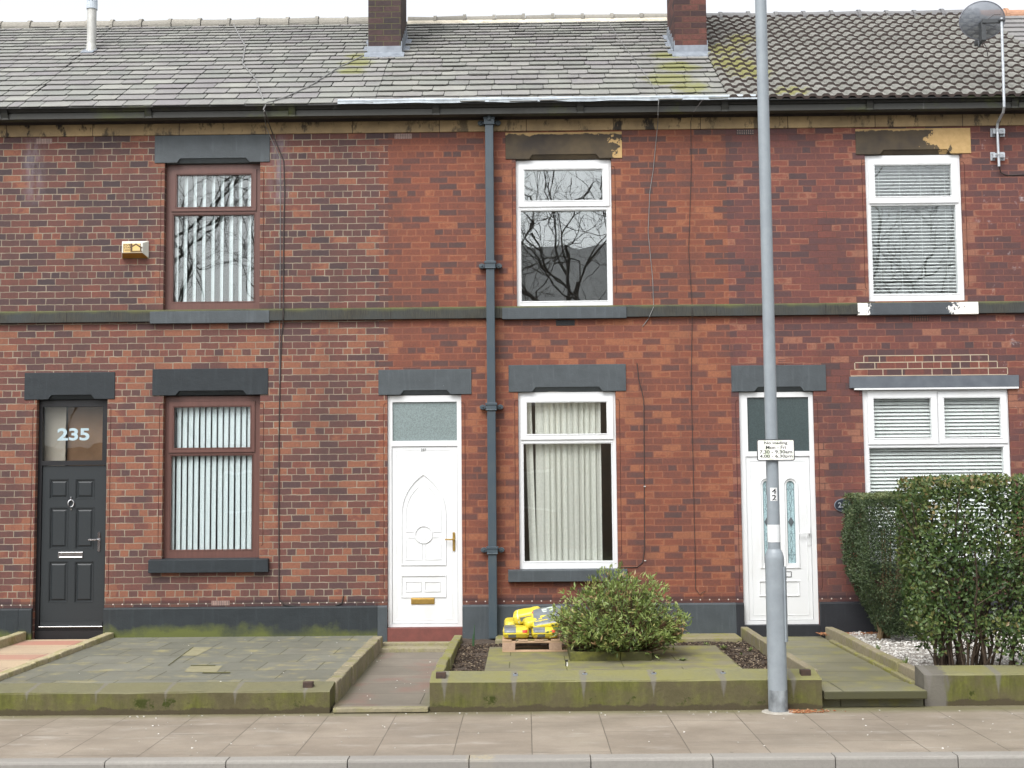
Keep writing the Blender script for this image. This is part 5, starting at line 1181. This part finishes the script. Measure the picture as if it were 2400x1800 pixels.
# weeds
weedm = leaf_mat('weed leaf', [(0, (.07, .11, .03, 1)), (1, (.17, .23, .06, 1))])
def weed(x, y, z, n, L, label, up=.5, W=.02, rs=1):
    g = random.Random(rs); t = thing('weed', label, 'plant', (x, y, z), 'small weeds in the beds'); mb = MB()
    for i in range(n):
        a = g.uniform(0, 6.28); d = Vector((math.cos(a), math.sin(a), up * g.uniform(.5, 1.5))); add_leaf(mb, Vector((x, y, z)) + rv(g) * .01, d, Vector((0, 0, 1)), L * g.uniform(.6, 1.2), W, g.random(), .1)
    mb.build('leaf', weedm, t)
for i, (px, py, z, n, L, upw, lb) in enumerate([(1656, 1512, GZ, 16, .05, .6, 'small green weed at the back edge of the flags right of the shrub'), (1694, 1520, GZ - .01, 22, .07, .5, 'leafy weed in the soil nearest behind the lamp post'),
        (1758, 1525, GZ - .01, 16, .06, .5, 'weed in the soil against the pale edging'), (1739, 1534, GZ - .01, 12, .04, .4, 'tiny weed low in the soil bed, left of the lamp post'), (1600, 1548, GZ, 26, .06, .35, 'yellow green weed sprouting from the flag joint right of the planter'), (2122, 1566, GZ + .03, 12, .12, 2.5, 'grassy tuft in the gravel beside the edging end'), (2058, 1524, GZ + .02, 10, .09, 2.0, 'small green tuft in the white gravel')]):
    x, y = G(px, py, z); weed(x, y, z, n, L, lb, upw, .016, 50 + i)
x, y = G(1110, 1516, GZ - .03); t = thing('plant_shoot', 'single upright green shoot in the soil left of the pallet', 'plant', (x, y, GZ - .03)); mb = MB()
mb.tube([(x, y, GZ - .03), (x + .006, y, GZ + .1), (x + .012, y, GZ + .23)], [.009, .008, .003], 6); mb.tube([(x - .01, y, GZ - .03), (x - .008, y, GZ + .06), (x - .005, y, GZ + .12)], [.008, .007, .003], 6); mb.build('stem', simple('green shoot', (.03, .085, .03, 1), None, 20, .6), t)
# ------------------------------------------------------------------ pallet and cement bags
wood = simple('pale pallet wood', (.46, .32, .21, 1), (.36, .24, .15, 1), 14, .85, .002, stretch=(.3, 3, 3)); wood2 = simple('weathered pallet block', (.40, .28, .20, 1), (.30, .20, .14, 1), 40, .9, .002)
PXL, PY0, PZ0 = -.275, -1.60, GZ + .002
pal = thing('pallet', 'small wooden pallet on the mossy flags carrying yellow cement bags', 'pallet', (PXL + .6, PY0 + .4, GZ))
for i in range(7):
    x = PXL + i * .1825; mb = MB(); mb.box(x, x + .105, PY0, PY0 + .8, PZ0 + .118, PZ0 + .136); mb.build('deck_board', wood, pal, bev=.002)
for yy in (0, .35, .70):
    mb = MB(); mb.box(PXL, PXL + 1.2, PY0 + yy + .004, PY0 + yy + .096, PZ0 + .099, PZ0 + .117); mb.build('stringer_board', wood, pal, bev=.002)
    mb = MB(); mb.box(PXL, PXL + 1.2, PY0 + yy, PY0 + yy + .1, PZ0, PZ0 + .018); mb.build('base_board', wood, pal, bev=.002)
    for xx in (.001, .5275, 1.054):
        mb = MB(); mb.box(PXL + xx, PXL + xx + .145, PY0 + yy + .002, PY0 + yy + .098, PZ0 + .0185, PZ0 + .0985); mb.build('block', wood2, pal, bev=.003)
def film(name, c):
    s = S(name); f = s.noise(6, 5, .65); return s.pr(s.mix(s.mr(f, .35, .7), c, tuple(x * .75 for x in c[:3]) + (1,)), .33, s.bump(s.noise(14, 5, .6), .012, .55), spec=.5)
BG = [film('yellow bag film', (.66, .54, .045, 1)), film('grey bag print', (.15, .17, .185, 1)), film('red bag label', (.62, .05, .03, 1)), film('pale bag print', (.55, .62, .55, 1))]
def sgn(f, e): return math.copysign(abs(f) ** e, f)
def bag(name_label, loc, dims, rot, style, rs):
    g = random.Random(rs); t = thing('cement_bag', name_label, 'bag', loc, 'yellow cement bags on the pallet'); mb = MB()
    a, b, c = dims; NU, NV = 44, 64; vs = []; cl = []
    ro = (Matrix.Rotation(R(rot[2]), 3, 'Z') @ Matrix.Rotation(R(rot[1]), 3, 'Y') @ Matrix.Rotation(R(rot[0]), 3, 'X'))
    for i in range(NU + 1):
        et = -math.pi / 2 + math.pi * i / NU
        for j in range(NV):
            om = 2 * math.pi * j / NV
            x = sgn(math.cos(et), .42) * sgn(math.cos(om), .30); y = sgn(math.cos(et), .42) * sgn(math.sin(om), .30); z = sgn(math.sin(et), .62)
            w_ = mnoise.noise((x * 2.2 + rs, y * 2.2, z * 1.5)) * .09 + mnoise.noise((x * 6 + rs, y * 6, z * 4)) * .035
            pinch = 1 - .16 * abs(y) ** 6
            q = Vector((x * a * (1 + w_ * .25) * (1 - .05 * abs(y) ** 4), y * b * (1 + w_ * .2), z * c * (1 + w_) * pinch)); cl.append((x, y, z)); p = ro @ q
            vs.append((loc[0] + p.x, loc[1] + p.y, loc[2] + p.z))
    for i in range(NU):
        for j in range(NV):
            k = [i * NV + j, i * NV + (j + 1) % NV, (i + 1) * NV + (j + 1) % NV, (i + 1) * NV + j]
            x = sum(cl[q][0] for q in k) / 4; y = sum(cl[q][1] for q in k) / 4; z = sum(cl[q][2] for q in k) / 4; m = 0
            if style == 'flat':       # lying with an end to the street: grey panel left, red label right
                if -.90 < x < -.06 and (z > .22 or -.75 < z < -.05 and x > -.62): m = 1
                if .45 < x < .86 and .12 < z < .68 and y < -.3: m = 2
            elif style == 'slab':     # tilted, printed top face to the street
                if -.86 < x < .92 and -.86 < y < .9 and z > .1: m = 1
                if m == 1 and (abs(math.hypot((x - .05) * 1.0, y - .52) - .26) < .07): m = 3
                if m == 1 and -.75 < x < -.05 and any(abs(y + q) < .045 for q in (.06, .28, .5)): m = 0
                if x < -.86 and .3 < y < .75: m = 2
            elif style == 'end':
                if -.45 < x < .9 and y < -.5 and -.35 < z < .45: m = 1
                if x < -.93 and abs(y) < .6 and abs(z) < .5: m = 1
                if abs(x + .62) < .03: m = 3
            mb.faces([vs[q] for q in k], [(0, 1, 2, 3)], m)
    o = mb.build('sack', BG, t)
    bm_ = __import__('bmesh').new(); bm_.from_mesh(o.data); __import__('bmesh').ops.remove_doubles(bm_, verts=bm_.verts, dist=1e-5); bm_.to_mesh(o.data); bm_.free()
    o.data.polygons.foreach_set('use_smooth', [True] * len(o.data.polygons))
    # crimped seam along the front
    if style == 'flat':
        m2 = MB(); n = 16; zz = loc[2] - .004
        for i in range(n):
            xa, xb = loc[0] - a * .96 + 2 * a * .96 * i / n, loc[0] - a * .96 + 2 * a * .96 * (i + 1) / n; f = lambda q: .003 * math.sin(q * 2.3 + rs)
            yy = loc[1] - b - .010; m2.hexa([(xa, yy, zz + f(i)), (xb, yy, zz + f(i + 1)), (xb, yy + .02, zz + f(i + 1)), (xa, yy + .02, zz + f(i)), (xa, yy, zz + .004 + f(i)), (xb, yy, zz + .004 + f(i + 1)), (xb, yy + .02, zz + .004 + f(i + 1)), (xa, yy + .02, zz + .004 + f(i))])
        m2.build('seam', BG[0], t)
    return t
ZT = PZ0 + .136; by = PY0 + .24
xl_, _ = P(1209.5, 1485, PY0); xr_, _ = P(1276.5, 1485, PY0)
bag('lower left cement bag, its end with grey panel and red label to the street', (xl_, by, ZT + .064), (.152, .23, .066), (0, 0, 0), 'flat', 1)
bag('lower right cement bag, half behind the shrub, red label showing', (xr_, by, ZT + .064), (.152, .23, .066), (0, 0, 1.5), 'flat', 2)
bag('plain yellow bag at the back left of the pallet, mostly hidden', (xl_ + .01, by + .34, ZT + .10), (.15, .15, .075), (6, 0, 4), 'plain', 3)
cx, cz = P(1244, 1468, PY0 + .12); bag('plain yellow bag wedged in the middle of the pile', (cx, by + .10, ZT + .175), (.095, .20, .058), (4, -14, 10), 'plain', 4)
cx, cz = P(1236, 1444.5, PY0 + .3); bag('upper left cement bag lying on the pile with a grey stripe along its side', (cx, by + .16, cz), (.165, .11, .070), (14, -11, -6), 'end', 5)
cx, cz = P(1282, 1448, PY0 + .12); bag('upper right cement bag tilted to show its grey printed face', (cx + .01, by - .02, cz - .01), (.185, .155, .050), (38, -9, -4), 'slab', 6)

# ------------------------------------------------------------------ lamp post and its sign
post_s = S('grey lamp post paint'); n = post_s.noise(6, 4, .6); f = post_s.noise(50, 3)
c = post_s.mix(post_s.mr(n, .35, .65), (.255, .29, .315, 1), (.22, .25, .275, 1)); c = post_s.mix(post_s.m('MULTIPLY', post_s.mr(f, .45, .8), .25), c, (.2, .22, .24, 1))
M['post'] = post_s.pr(c, .42, post_s.bump(f, .001, .4), spec=.45)
M['postbase'] = simple('dark scuffed post base', (.075, .082, .09, 1), (.30, .33, .35, 1), 9, .5, stretch=(1, 1, .6))
LX, LY = 2.275, -4.375
lp = thing('lamp_post', 'tall grey steel lamp post numbered 42 standing on the pavement in front of door 239', 'lamp post', (LX, LY, 0))
zs1, zs0 = PZ(1818, 1287, LY), PZ(1820, 1309, LY); zb0 = PZ(1827, 1616, LY)
mb = MB(); mb.lathe((LX, LY, 0), [(.0865, zb0 + .001), (.0865, zs0), (.084, zs0 + .02), (.074, zs0 + .055), (.064, zs1 - .01), (.058, zs1), (.0575, zs1 + .02), (.0555, 3.2), (.052, 8.0)], 40); mb.build('column', M['post'], lp, smooth=False)
bpy.context.view_layer.update()
mb = MB(); mb.lathe((LX, LY, 0), [(.0875, -.05), (.0875, zb0)], 40); mb.build('base_sleeve', M['postbase'], lp)
mb = MB(); mb.lathe((LX, LY, 0), [(.15, 0.0), (.14, .006), (.09, .010)], 24); mb.build('mortar_collar', simple('pale mortar collar', (.40, .38, .34, 1), (.26, .24, .2, 1), 20, .9), lp)
za, zb = PZ(1845, 1503, LY), PZ(1840, 1328, LY); mb = MB(); vs = []
a0, a1 = R(-42), R(28); n = 8
for z in (za, zb):
    for rr in (.0875, .104):
        for i in range(n + 1): t = a0 + (a1 - a0) * i / n; vs.append((LX + rr * math.cos(t), LY + rr * math.sin(t), z))
q = n + 1; fs = []
for i in range(n):
    fs += [(q + i, q + i + 1, 3 * q + i + 1, 3 * q + i), (i, i + 1, q + i + 1, q + i), (2 * q + i, 2 * q + i + 1, 3 * q + i + 1, 3 * q + i)]
fs += [(0, q, 3 * q, 2 * q), (n, q + n, 3 * q + n, 2 * q + n)]
mb.faces(vs, fs); mb.build('access_door', M['post'], lp)
za, zb = PZ(1818, 1271, LY - .06), PZ(1818, 1230, LY - .06); mb = MB(); mb.lathe((LX, LY, 0), [(.0590, za), (.0588, zb)], 40); mb.build('white_band', simple('white reflective band', (.74, .77, .78, 1), None, 10, .4), lp)
za, zb = PZ(1818, 1174, LY - .06), PZ(1817, 1143, LY - .06); mb = MB(); vs = []; rr = .0592
tc = R(-92)
for z in (za, zb):
    for i in range(7): t = tc - .56 + 1.12 * i / 6; vs.append((LX + rr * math.cos(t), LY + rr * math.sin(t), z))
mb.faces(vs, [(i, i + 1, 8 + i, 7 + i) for i in range(6)]); nl = mb.build('number_label', simple('white number label', (.78, .80, .80, 1), None, 10, .5), lp)
for ch, (p0, p1) in (('4', (1145.5, 1157)), ('2', (1160, 1172.5))):
    z1_, z0_ = PZ(1818, p0, LY - .06), PZ(1818, p1, LY - .06); o = text(ch, 'digit', LX - .021, LX + .019, z0_, z1_, 0, M['black'], nl, bold=.012)
    for v in o.data.vertices:
        dx = v.co.x - LX; v.co.y = LY - math.sqrt(max(0, .0602 ** 2 - dx * dx)) + (v.co.y)
sy = LY - .075
x0, x1, z0, z1 = RC(1774, 1029.5, 1862.5, 1080, sy)
sg = thing('parking_sign', 'small white no loading sign strapped to the lamp post', 'sign', ((x0 + x1) / 2, sy, z0))
def rrect(x0, x1, z0, z1, r, n=5):
    P_ = []
    for cx, cz, a in ((x1 - r, z1 - r, 0), (x0 + r, z1 - r, 90), (x0 + r, z0 + r, 180), (x1 - r, z0 + r, 270)):
        for i in range(n + 1): t = R(a + 90 * i / n); P_.append((cx + r * math.cos(t), cz + r * math.sin(t)))
    return P_
mb = MB(); mb.prism(rrect(x0, x1, z0, z1, .018), sy, sy + .004, 'Y'); mb.build('border', simple('dark sign border', (.06, .065, .07, 1), None, 10, .4), sg)
ss = S('white sign face'); f = ss.noise(11, 5, .65)
cf = ss.mix(ss.mr(f, .50, .68, 0, .75), (.80, .80, .77, 1), (.40, .50, .24, 1)); mb = MB(); mb.prism(rrect(x0 + .009, x1 - .009, z0 + .009, z1 - .009, .012), sy - .0015, sy + .003, 'Y'); mb.build('sign_face', ss.pr(cf, .5), sg)
for tx, (a, b, t_, u_) in (('No loading', (1791, 1845.5, 1034.5, 1043)), ('Mon - Fri', (1795, 1842, 1044.5, 1052.5)), ('7.30 - 9.30am', (1780.5, 1856.5, 1055, 1063)), ('4.00 - 6.30pm', (1780.5, 1857.5, 1065.5, 1074.5))):
    p, q, r_, s_ = RC(a, t_, b, u_, sy); text(tx, 'lettering', p, q, r_, s_, sy - .002, M['ink'], sg, ext=.0008, bold=.016)
mb = MB(); zc = (z0 + z1) / 2; mb.lathe((LX, LY, 0), [(.060, zc - .02), (.060, zc + .02)], 24); mb.box(LX - .02, LX + .02, sy + .004, LY - .05, zc - .018, zc + .018); mb.build('clip', M['steel'], sg)

# ------------------------------------------------------------------ satellite dish
dish = thing('satellite_dish', 'oval mesh satellite dish on a bent pole above the gutter of the right-hand house', 'satellite dish', (6.09, -.08, 6.06))
sd_ = thing; mb = MB()
x0, z0 = P(2341.5, 390, -.085); pts = [(x0, -.085, z0), (x0 - .005, -.085, PZ(2339, 300, -.085)), (x0 - .004, -.11, PZ(2339, 288, -.09)), (PX(2344, 278, -.25), -.26, PZ(2344, 276, -.26)), (PX(2350, 264, -.4), -.42, PZ(2350, 263, -.42)), (PX(2353, 250, -.47), -.475, PZ(2353, 250, -.475)), (PX(2353, 235, -.48), -.48, PZ(2353, 235, -.48)), (PX(2351, 160, -.48), -.48, PZ(2351, 160, -.48)), (PX(2347, 42, -.48), -.48, PZ(2347, 42, -.48))]
mb.tube(pts, .017, 12); mb.build('pole', M['steel'], dish, smooth=False)
for py in (309, 365):
    xx, zz = P(2340, py, -.04); mb = MB()
    for sx in (-1, 1):
        mb.box(xx + sx * .06 - .03, xx + sx * .06 + .03, -.012, -.001, zz - .055, zz + .055); mb.box(xx + sx * .06 - .014, xx + sx * .06 - .008, -.06, -.012, zz - .03, zz + .03); mb.box(xx + sx * .06 + .008, xx + sx * .06 + .014, -.06, -.012, zz - .03, zz + .03)
        for q in (-1, 1): mb.tube([(xx + sx * .07, -.012, zz + q * .036), (xx + sx * .07, -.022, zz + q * .036)], .009, 6)
    mb.box(xx - .075, xx + .075, -.068, -.06, zz - .03, zz + .03); mb.tube([(xx - .05, -.075, zz), (xx - .03, -.108, zz), (xx + .03, -.108, zz), (xx + .05, -.075, zz)], .006, 6); mb.build('wall_bracket', M['steel'], dish, bev=.002)
xc, zc = P(2304, 48, -.30); aa, bb = .300, .235; mb = MB(); vs = []; fs = []
nr, na = 8, 48; tl = R(24)
nv = Vector((-.12, math.cos(tl), math.sin(tl))).normalized(); ux = Vector((1, .12, 0)).normalized(); uz = ux.cross(nv)
def dp_(rr, t, th=0): return Vector((xc, -.30, zc)) + ux * (aa * rr * math.cos(t)) + uz * (bb * rr * math.sin(t)) + nv * (.085 * rr * rr - .06 + th)
for i in range(1, nr + 1):
    for j in range(na): vs.append(dp_(i / nr, 2 * math.pi * j / na))
vs.append(dp_(0, 0))
for i in range(nr - 1):
    for j in range(na): fs.append((i * na + j, (i + 1) * na + j, (i + 1) * na + (j + 1) % na, i * na + (j + 1) % na))
for j in range(na): fs.append((len(vs) - 1, j, (j + 1) % na))
mb.faces(vs, fs)
md = S('perforated grey dish mesh')
pb_ = md.n('ShaderNodeBsdfPrincipled', {'Base Color': (.16, .18, .21, 1), 'Roughness': .5}); tb = md.n('ShaderNodeBsdfTransparent'); mx = md.n('ShaderNodeMixShader', {0: md.mr(md.noise(30, 2), .3, .7, .80, .88), 1: tb.outputs[0], 2: pb_.outputs[0]}); md.t.links.new(mx.outputs[0], md.out.inputs[0])
rf = mb.build('reflector', md.mat, dish, smooth=True); mb = MB(); mb.tube([dp_(1, 2 * math.pi * j / 48) for j in range(49)], .007, 6, cap=False); mb.build('rim', simple('grey dish rim', (.22, .23, .27, 1), None, 10, .5), rf)
dk = simple('dark dish bracket', (.055, .06, .065, 1), None, 20, .5); mb = MB()
xa, za = P(2304, 48, -.44); xb, zb = P(2347, 48, -.48)
mb.box(xa - .02, xb + .01, -.475, -.44, zb - .025, zb + .025); mb.box(xa - .03, xa + .03, -.46, -.36, zb - .24, zb + .01); mb.box(xb - .035, xb + .04, -.51, -.45, zb - .012, zb + .012)
mb.build('mount_arm', dk, dish, bev=.003)
mb = MB(); xq, zq = P(2301, 92, -.40); xw, zw = P(2294, 97, -.1); mb.tube([(xa, -.40, zb - .2), (xa - .01, -.30, zb - .27), (PX(2293, 96, .05), .05, PZ(2293, 96, .05))], .011, 8); mb.build('feed_arm', dk, dish)
mb = MB(); lx, lz = P(2293, 99, .08); mb.box(lx - .035, lx + .04, .02, .15, lz - .035, lz + .04); mb.build('receiver_head', dk, dish, bev=.012)
mb = MB(); mb.tube([(lx + .04, .03, lz), (lx + .055, -.05, lz - .12), (lx + .05, -.1, lz - .26)], .006, 5); mb.tube([P(2316, 44, -.45)[:1] + (-.45,) + P(2316, 44, -.45)[1:], (PX(2330, 35, -.47), -.47, PZ(2330, 34, -.47)), (PX(2345, 34, -.5), -.5, PZ(2345, 34, -.5))], .004, 5); mb.build('lead_cable', M['cable'], dish)
mb = MB(); mb.tube([(x0, -.085, z0), (PX(2346, 405, -.03), -.03, PZ(2346, 405, -.03)), (PX(2360, 411, -.006), -.007, PZ(2360, 411)), (PX(2420, 409), -.007, PZ(2420, 409))], .007, 6); mb.build('tail_cable', M['cable'], dish)

# ------------------------------------------------------------------ alarm box and oval plaque
ax0, ax1, az0, az1 = RC(284, 564, 347.5, 604, -.03)
al = thing('alarm_box', 'cream burglar alarm box with yellow sticker on the upper wall left of the brown window', 'alarm box', ((ax0 + ax1) / 2, 0, az0))
fx0, fx1, fz0, fz1 = RC(286, 569, 334, 592.5, -.12)
mb = MB(); mb.hexa([(ax0, -.001, az0), (ax1, -.001, az0), (fx1, -.12, fz0), (fx0, -.12, fz0), (ax0, -.001, az1), (ax1, -.001, az1), (fx1, -.12, fz1), (fx0, -.12, fz1)]); mb.build('casing', simple('cream alarm casing', (.70, .70, .64, 1), (.6, .6, .54, 1), 6, .45), al, bev=.006)
mb = MB(); mb.hexa([(ax0 + .01, -.02, az0 - .004), (ax1 - .01, -.02, az0 - .004), (fx1 - .004, -.116, fz0 - .003), (fx0 + .004, -.116, fz0 - .003), (ax0 + .01, -.02, az0 + .004), (ax1 - .01, -.02, az0 + .004), (fx1 - .004, -.116, fz0 + .004), (fx0 + .004, -.116, fz0 + .004)]); mb.build('amber_lens', simple('amber lens', (.30, .13, .015, 1), None, 10, .3), al)
sx0, sx1, sz0, sz1 = RC(288.5, 570.5, 330, 591.5, -.12); mb = MB(); mb.box(sx0, sx1, -.1225, -.119, sz0, sz1); stk = mb.build('sticker', simple('yellow sticker', (.66, .46, .14, 1), (.58, .42, .2, 1), 20, .5), al)
W, H = sx1 - sx0, sz1 - sz0; yk = -.1230; brn = simple('brown sticker print', (.10, .055, .025, 1), None, 10, .6)
text('FIVE', 'lettering', sx0 + W * .06, sx0 + W * .43, sz0 + H * .70, sz0 + H * .93, yk, brn, stk, ext=.0008, bold=.02); text('STAR', 'lettering', sx0 + W * .06, sx0 + W * .46, sz0 + H * .42, sz0 + H * .65, yk, brn, stk, ext=.0008, bold=.02)
mb = MB(); 
for k in (.27, .16): mb.box(sx0 + W * .08, sx0 + W * .42, yk - .0008, yk, sz0 + H * k, sz0 + H * (k + .05))
hx, hz = sx0 + W * .73, sz0 + H * .52
mb.prism([(hx - .075, hz + .01), (hx, hz + .055), (hx + .085, hz - .0), (hx + .07, hz - .012), (hx, hz + .034), (hx - .06, hz - .0)], yk - .0008, yk, 'Y'); mb.box(hx - .07, hx - .045, yk - .0009, yk, hz - .055, hz + .055); mb.box(hx - .07, hx + .08, yk - .0007, yk, hz - .055, hz - .04); mb.box(hx + .055, hx + .07, yk - .0009, yk, hz - .05, hz - .005)
mb.box(sx1 - .008, sx1 - .002, yk - .0008, yk, sz0 + .004, sz1 - .004); mb.box(sx0 + .001, sx0 + .006, yk - .0008, yk, sz0 + .004, sz1 - .004); mb.build('emblem', brn, stk)
pcx, pcz = P(1976, 1184, -.01); pq = thing('house_plaque', 'oval dark house number plaque partly hidden by the small hedge', 'plaque', (pcx, -.01, pcz))
el = lambda a, b: [(pcx + a * math.cos(2 * math.pi * i / 36), pcz + b * math.sin(2 * math.pi * i / 36)) for i in range(36)]
mb = MB(); mb.prism(el(.11, .082), -.016, -.001, 'Y'); mb.build('rim', M['lead'], pq); mb = MB(); mb.prism(el(.102, .074), -.019, -.002, 'Y'); mb.build('plate', simple('navy slate plate', (.025, .03, .042, 1), None, 20, .4), pq)
text('239', 'house_number', pcx - .065, pcx + .07, pcz - .03, pcz + .035, -.0195, M['steel'], pq, bold=.01)

# ------------------------------------------------------------------ loose cables on roof and wall
def cable(label, pts, rad, mt, clips=()):
    """pts: (px, py, Y or 'r' for lying on the roof)"""
    q = []
    for px, py, Y in pts:
        if Y == 'r':
            d = ray(px, py); k = d.z / d.y; y = (EZ + .03 - .656 * EY - CAM.z + k * CAM.y) / (k - .656); q.append((PX(px, py, y), y, PZ(px, py, y)))
        else: x, z = P(px, py, Y); q.append((x, Y, z))
    t = thing('cable', label, 'cable', q[-1], 'loose cables on the fronts'); mb = MB(); mb.tube(q, rad, 6); mb.build('flex', mt, t)
    for px, py in clips:
        x, z = P(px, py, -.008); m2 = MB(); m2.box(x - .012, x + .012, -.018, -.001, z - .005, z + .005); m2.build('clip', M['pvcold'], t)
cable('black cable running from the slates down the wall right of the brown windows', [(620, 262, -.38), (640, 316, -.03), (665, 377, -.008), (667, 450, -.008), (665, 531, -.008), (664, 700, -.012), (664, 721, -.066), (664, 745, -.066), (663, 762, -.012), (660, 786, -.008), (656, 900, -.008), (654, 1022, -.008), (653.5, 1200, -.008), (654, 1404, -.008), (668, 1418, -.012), (700, 1421, -.012), (784, 1420, -.012), (801, 1414, -.01), (805, 1396, -.01)], .0075, M['cable'])
cable('thin grey cable trailing from the ridge over the slates to the gutter of 235', [(544, 48, 'r'), (556, 75, 'r'), (575, 108, 'r'), (568, 148, 'r'), (600, 187, 'r'), (616, 232, 'r'), (620, 262, -.38)], .010, M['wire'])
cable('grey cable sagging across the slates from the gutter up to the left chimney', [(617, 258, -.38), (626, 240, 'r'), (640, 237, 'r'), (672, 226, 'r'), (730, 199, 'r'), (790, 160, 'r'), (850, 131, 'r')], .009, M['wire'])
cable('thin dark cable beside the black one on the upper wall', [(618, 262, -.37), (624, 300, -.025), (657, 372, -.008), (657, 600, -.008), (656, 721, -.03), (655, 760, -.012), (655, 900, -.008)], .005, M['wire'])
cable('thin dark cable from the gutter down the wall left of the lamp post', [(1672, 226, 'r'), (1645, 236, -.37), (1626, 262, -.36), (1619, 284, -.03), (1620, 407, -.007), (1614, 585, -.007), (1622, 712, -.01), (1622, 722, -.064), (1622.5, 742, -.064), (1622, 760, -.01), (1620, 900, -.007), (1624.5, 1090, -.007), (1630, 1350, -.007), (1630, 1380, -.01), (1640, 1393, -.012), (1653, 1385, -.012)], .0038, M['cable'])
cable('pale cable from the ridge over the slates and down beside the upper white window', [(1425, 49, 'r'), (1450, 90, 'r'), (1512, 174, 'r'), (1536, 212, 'r'), (1544, 232, 'r'), (1543, 245, -.38), (1542, 270, -.30), (1542, 285, -.03), (1531, 399, -.007), (1523, 450, -.007), (1519, 545, -.007), (1529.5, 651, -.007), (1532, 712, -.01), (1531, 722, -.064), (1522, 742, -.064), (1519, 748, -.012), (1506, 765, -.01)], .0045, M['wire'])
cable('black cable looping down to the sill beside the lower white window of 237', [(1493, 851, -.007), (1497, 890, -.007), (1504, 916, -.007), (1509, 940, -.007), (1510, 1090, -.007), (1510.5, 1290, -.007), (1506, 1318, -.008), (1494, 1329, -.008), (1447, 1330, -.01)], .005, M['cable'], [(1511, 1140), (1512, 1314)])
x, y = G(1328, 1562, GZ); t = thing('litter', 'scrap of black and white packaging on the mossy flags in front of the planter', 'litter', (x, y, GZ)); mb = MB()
mb.box(x - .012, x - .002, y - .006, y + .006, GZ + .001, GZ + .05, 0); mb.box(x + .0, x + .014, y - .006, y + .004, GZ + .001, GZ + .045, 1); mb.box(x - .014, x + .016, y - .008, y + .006, GZ + .0505, GZ + .066, 0); mb.build('scrap', [M['black'], M['pvcold']], t, bev=.002)

# ------------------------------------------------------------------ across the road (seen only as reflections in the panes)
oppb = brick('opposite house brick', PAL237, (.12, .07, .055, 1), .005, plugs=False); oppr = tile_mat('opposite dark roof', (.36, .36, .36, 1), (.42, .42, .415, 1), [])
for i in range(5):
    x0 = -17.4 + i * 6.6; x1 = x0 + 6.6; hh = 7.2 if i in (2, 3) else 3.4; t = thing('opposite_house', 'brick house across the road, seen as a reflection in the panes', 'house', ((x0 + x1) / 2, -25, 0), 'houses across the road'); mb = MB()
    mb.box(x0, x1 - .01, -33, -25, -.1, hh + .2); mb.build('wall', oppb, t)
    mb = MB(); mb.prism([(-24.6, hh), (-29, hh + 3.3), (-33.4, hh)], x0, x1 - .005, 'X'); mb.build('roof', oppr, t)
    for zz in ((1.2, 4.6) if hh > 5 else (1.2,)):
        for xx in (x0 + 1.1, x0 + 3.9):
            mb = MB(); mb.frame(xx, xx + 1.3, zz, zz + 1.35, -25.0, -24.94, .09, .09, .09, .09); wn_ = mb.build('window', M['pvc'], t); mb = MB(); mb.box(xx + .09, xx + 1.21, -24.998, -24.97, zz + .09, zz + 1.26); mb.build('pane', M['obsdark'], wn_)
M['greybark'] = simple('grey winter bark', (.12, .105, .09, 1), (.08, .07, .06, 1), 12, .9)
def bare_tree(x, y, h, rs, label):
    g = random.Random(rs); t = thing('bare_tree', label, 'tree', (x, y, 0), 'bare trees across the road'); tr, cr = MB(), MB()
    def grow(p, d, L, r, lev):
        n = 5; pts = [p]
        for k in range(n): d = (d + rv(g) * (.12 + .075 * lev) + Vector((0, 0, .07))).normalized(); pts.append(pts[-1] + d * L / n)
        (tr if lev < 1 else cr).tube(pts, [r * (1 - .42 * k / n) for k in range(n + 1)], 7 if lev < 2 else 4, cap=False)
        if lev >= 6: return
        for k in range(g.randint(3, 4) if lev < 3 else g.randint(2, 4)):
            b = pts[g.randint(2, n)]; nd = (d + rv(g) * (1.05 if lev else .8)).normalized(); grow(b, nd, L * g.uniform(.58, .82), r * .60 * g.uniform(.75, 1.1), lev + 1)
    grow(Vector((x, y, -.1)), Vector((0, 0, 1)), h * .36, .13, 0); tr.build('trunk', M['greybark'], t); cr.build('crown', M['greybark'], t)
bare_tree(2.0, -19.5, 16.5, 3, 'bare branching tree across the road, reflected in the upper windows of 237')
bare_tree(-9.3, -20.0, 15.5, 8, 'bare tree across the road, reflected in the upper brown window')
bare_tree(10.6, -20.2, 16.5, 12, 'bare tree across the road, reflected in the upper right window')
